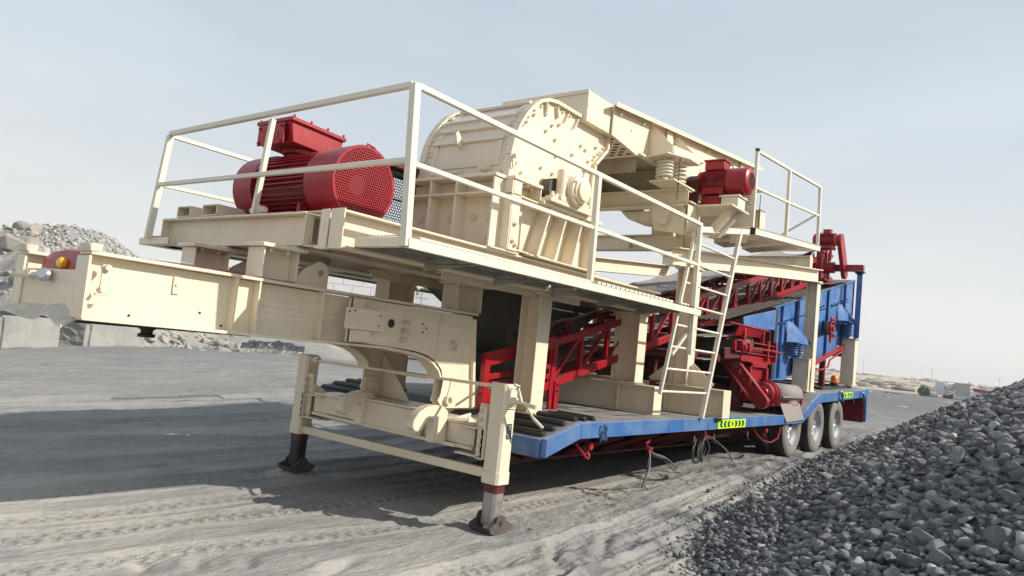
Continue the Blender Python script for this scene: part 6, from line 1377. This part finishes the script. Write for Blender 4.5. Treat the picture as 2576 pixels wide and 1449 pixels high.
# ================================================================== RIGHT BACKGROUND
DA=np.radians(np.arange(-30,110,.25)); DR=np.geomspace(190,2900,46); RG3,AG3=np.meshgrid(DR,DA,indexing='ij'); dx=RG3*np.cos(AG3); dyy=RG3*np.sin(AG3)
DH=(1.4+RG3*np.tan(np.radians(.62))*(.85+.25*fbm(dx*.004,dyy*.004,4,101)))*ss(190,520,RG3)+1.6*fbm(dx*.02,dyy*.02,3,103)*ss(200,400,RG3)*(RG3/700)**.5-.6*(1-ss(190,230,RG3)); DH=np.minimum(DH,9+.9*fbm(dx*.003,dyy*.003,3,107)*4)
DM=mat('pale orange desert sand',(.45,.345,.25),.95,var=.6,varcol=(.38,.30,.225),scale=.02,bump=.5,bscale=.15)
gridmesh('desert_hills',dx,dyy,DH,DM,False,'structure')
def dh(x,y):
    r=math.hypot(x,y); i=np.searchsorted(DR,r)-1; j=np.searchsorted(DA,math.atan2(y,x))-1; i=min(max(i,0),len(DR)-2); return float(DH[i,j])
its=[]
for k in range(1500):
    a=RNG.uniform(-8,30); r=float(np.exp(RNG.uniform(math.log(230),math.log(900)))); x,y=pol(a,r); s=float(np.exp(RNG.normal(.35,.45)))*1.0; its.append((int(RNG.integers(14)),np.array([x,y,dh(x,y)+.1*s]),s,np.diag([1.5,1.5,.55])))
tag(merge('desert_scrub',its,stonemat('dry scrub',(.15,.145,.11),(.20,.185,.14),(.14,.14,.10),.8,.2,1.5),'stuff'),'low grey scrub dotting the pale desert hills','scrub')
def leafbush(c,rad,h,n,mm,name,lab):
    g=G()
    for k in range(n):
        t=RNG.uniform(0,6.28); u=RNG.uniform(-1,1); q=RNG.uniform(.45,1)**.5; p=c+V((rad*q*math.cos(t)*math.sqrt(1-u*u),rad*q*math.sin(t)*math.sqrt(1-u*u),h*.5+h*.5*q*u*(.9+.3*math.sin(3*t))))
        a=V(RNG.normal(size=3)).normalized(); b=a.cross(V(RNG.normal(size=3))).normalized(); l=.13; g.add([p-a*l,p+b*l*.5,p+a*l,p-b*l*.5],[(0,1,2,3)])
    return tag(g.obj(name,mm),lab,'bush')
LFM=mat('bush leaves',(.055,.115,.03),.6,var=.6,varcol=(.09,.15,.05),scale=1)
leafbush(atp(8.2,140,.1),.95,1.7,1500,LFM,'green_bush','small green bush at the edge of the grey yard near the white mixer truck')
# white mixer truck
c,d,s=wall_frame(7.15,141,0); mt_=thing('mixer_truck','white concrete mixer truck parked far away between the bush and the shed','truck',c)
g=G(); obox(g,c,s,d,-1.6,1.7,.2,2.2,.75,1.05); g.obj('truck_body',WM,mt_)
g=G(); obox(g,c,s,d,-.9,.3,.2,2.2,1.05,2.75); obox(g,c,s,d,-.85,.25,.15,.2,1.7,2.4); g.obj('cabin',WM,mt_)
G().lathe(c+s*(.3)+d*1.2+Z*1.9,s+Z*.25,[(0,.3),(.35,.75),(1.0,.82),(1.6,.5),(1.8,.3)],24).obj('drum',WM,mt_)
for a in (-1.1,.6,1.3):
    G().lathe(c+s*a+d*.3+Z*.5,-d,[(0,.001),(0,.45),(.3,.45),(.3,.001)],18).obj('wheel','rubber',mt_)
G().path([c+s*(.2)+Z*.8,c+s*(.9)+Z*.75,c+s*1.7+Z*1.05,c+s*2.6+Z*1.2],.07).obj('discharge_chute',WM,mt_)
G().lathe(c-s*2.0+Z*.55-d*.4,s,[(0,.2),(.4,.5),(1.2,.5),(1.5,.2)],16).obj('front_hood',WM,mt_)
c,d,s=wall_frame(5.95,140,0); sh_=thing('corrugated_shed','small beige corrugated shed standing beyond the white barrier','shed',c)
g=G(); obox(g,c,s,d,-1.05,1.05,0,2.0,.9,2.75); g.obj('shed_wall',TM,sh_)
g=G()
for k in range(12): obox(g,c,s,d,-1.0+k*.17,-.94+k*.17,-.04,0,.95,2.7)
g.obj('corrugation',TM,sh_); g=G(); obox(g,c,s,d,-1.2,1.15,-.1,2.1,2.75,2.85); g.obj('roof','grey',sh_)
g=G(); obox(g,c,s,d,-1.0,1.0,.02,1.9,.2,.9); obox(g,c,s,d,.85,.93,0,.1,2.85,3.3); g.obj('base','maroon',sh_)
c,d,s=wall_frame(5.55,132,0); ba=thing('white_barrier','long white ribbed barrier lying in front of the corrugated shed','barrier',c)
g=G(); obox(g,c,s,d,-2.1,2.2,0,.5,.15,.75); g.obj('barrier_body',TM,ba); g=G()
for k in range(18): obox(g,c,s,d,-2.1+k*.24,-1.94+k*.24,-.06,.56,.42,.95)
g.obj('barrier_rib',WM,ba)
c,d,s=wall_frame(4.6,138,0); bm_=thing('boom_truck','long white vehicle with a folded red boom near the stone heap','truck',c)
g=G(); obox(g,c,s,d,-2.0,2.3,0,2,.6,1.5); g.obj('truck_body',WM,bm_); G().beam(c+s*-1.9+Z*2.15,c+s*1.7+Z*1.75,.35,.35).beam(c+s*-1.8+Z*1.85,c+s*1.0+Z*1.65,.25,.2).obj('boom','red',bm_)
for k,(a,r,z1,lb) in enumerate(((7.78,300,9.0,'thin mast on the horizon above the mixer truck'),(3.95,300,7.5,'thin mast on the horizon at the right edge above the stone heap'),(12.0,420,14.5,'faint tall mast on the horizon right beside the rear pedestal'))):
    p=atp(a,r,0); m_=thing('radio_mast',lb,'mast',p,'far masts'); G().tube(p,p+Z*z1,.10,6,.05).obj('mast_pole','grey',m_); G().box(p.x-.15,p.x+.15,p.y-.6,p.y+.6,z1-.4,z1-.3).obj('antenna','grey',m_)
# rough tuft heaps of dark rubble at the yard edge
its=[]
for k in range(500):
    a=RNG.uniform(3,16); r=RNG.uniform(30,150); x,y=pol(a,r)
    if r<40 and a<9: continue
    s=float(np.exp(RNG.normal(-1.9,.5)))*(1+r/90); its.append((int(RNG.integers(14)),np.array([x,y,.02]),s,rotm(RNG.uniform(0,6),0,.2)*np.array([[1],[1],[.6]])))
tag(merge('yard_rubble',its,GR,'stuff'),'grey clods scattered over the far yard','rubble')
# ================================================================== HAZE
hz=G().box(-3050,3050,-3050,3050,-2.0,19.0)
hm2=bpy.data.materials.new('haze air'); hm2.use_nodes=True; t=hm2.node_tree; t.nodes.clear(); ou=t.nodes.new('ShaderNodeOutputMaterial'); pv_=t.nodes.new('ShaderNodeVolumePrincipled'); pv_.inputs['Color'].default_value=(.93,.95,1,1); pv_.inputs['Density'].default_value=HAZE; pv_.inputs['Anisotropy'].default_value=.2; t.links.new(pv_.outputs[0],ou.inputs['Volume'])
if HAZE>0:
    tag(hz.obj('haze',hm2),kind='stuff')
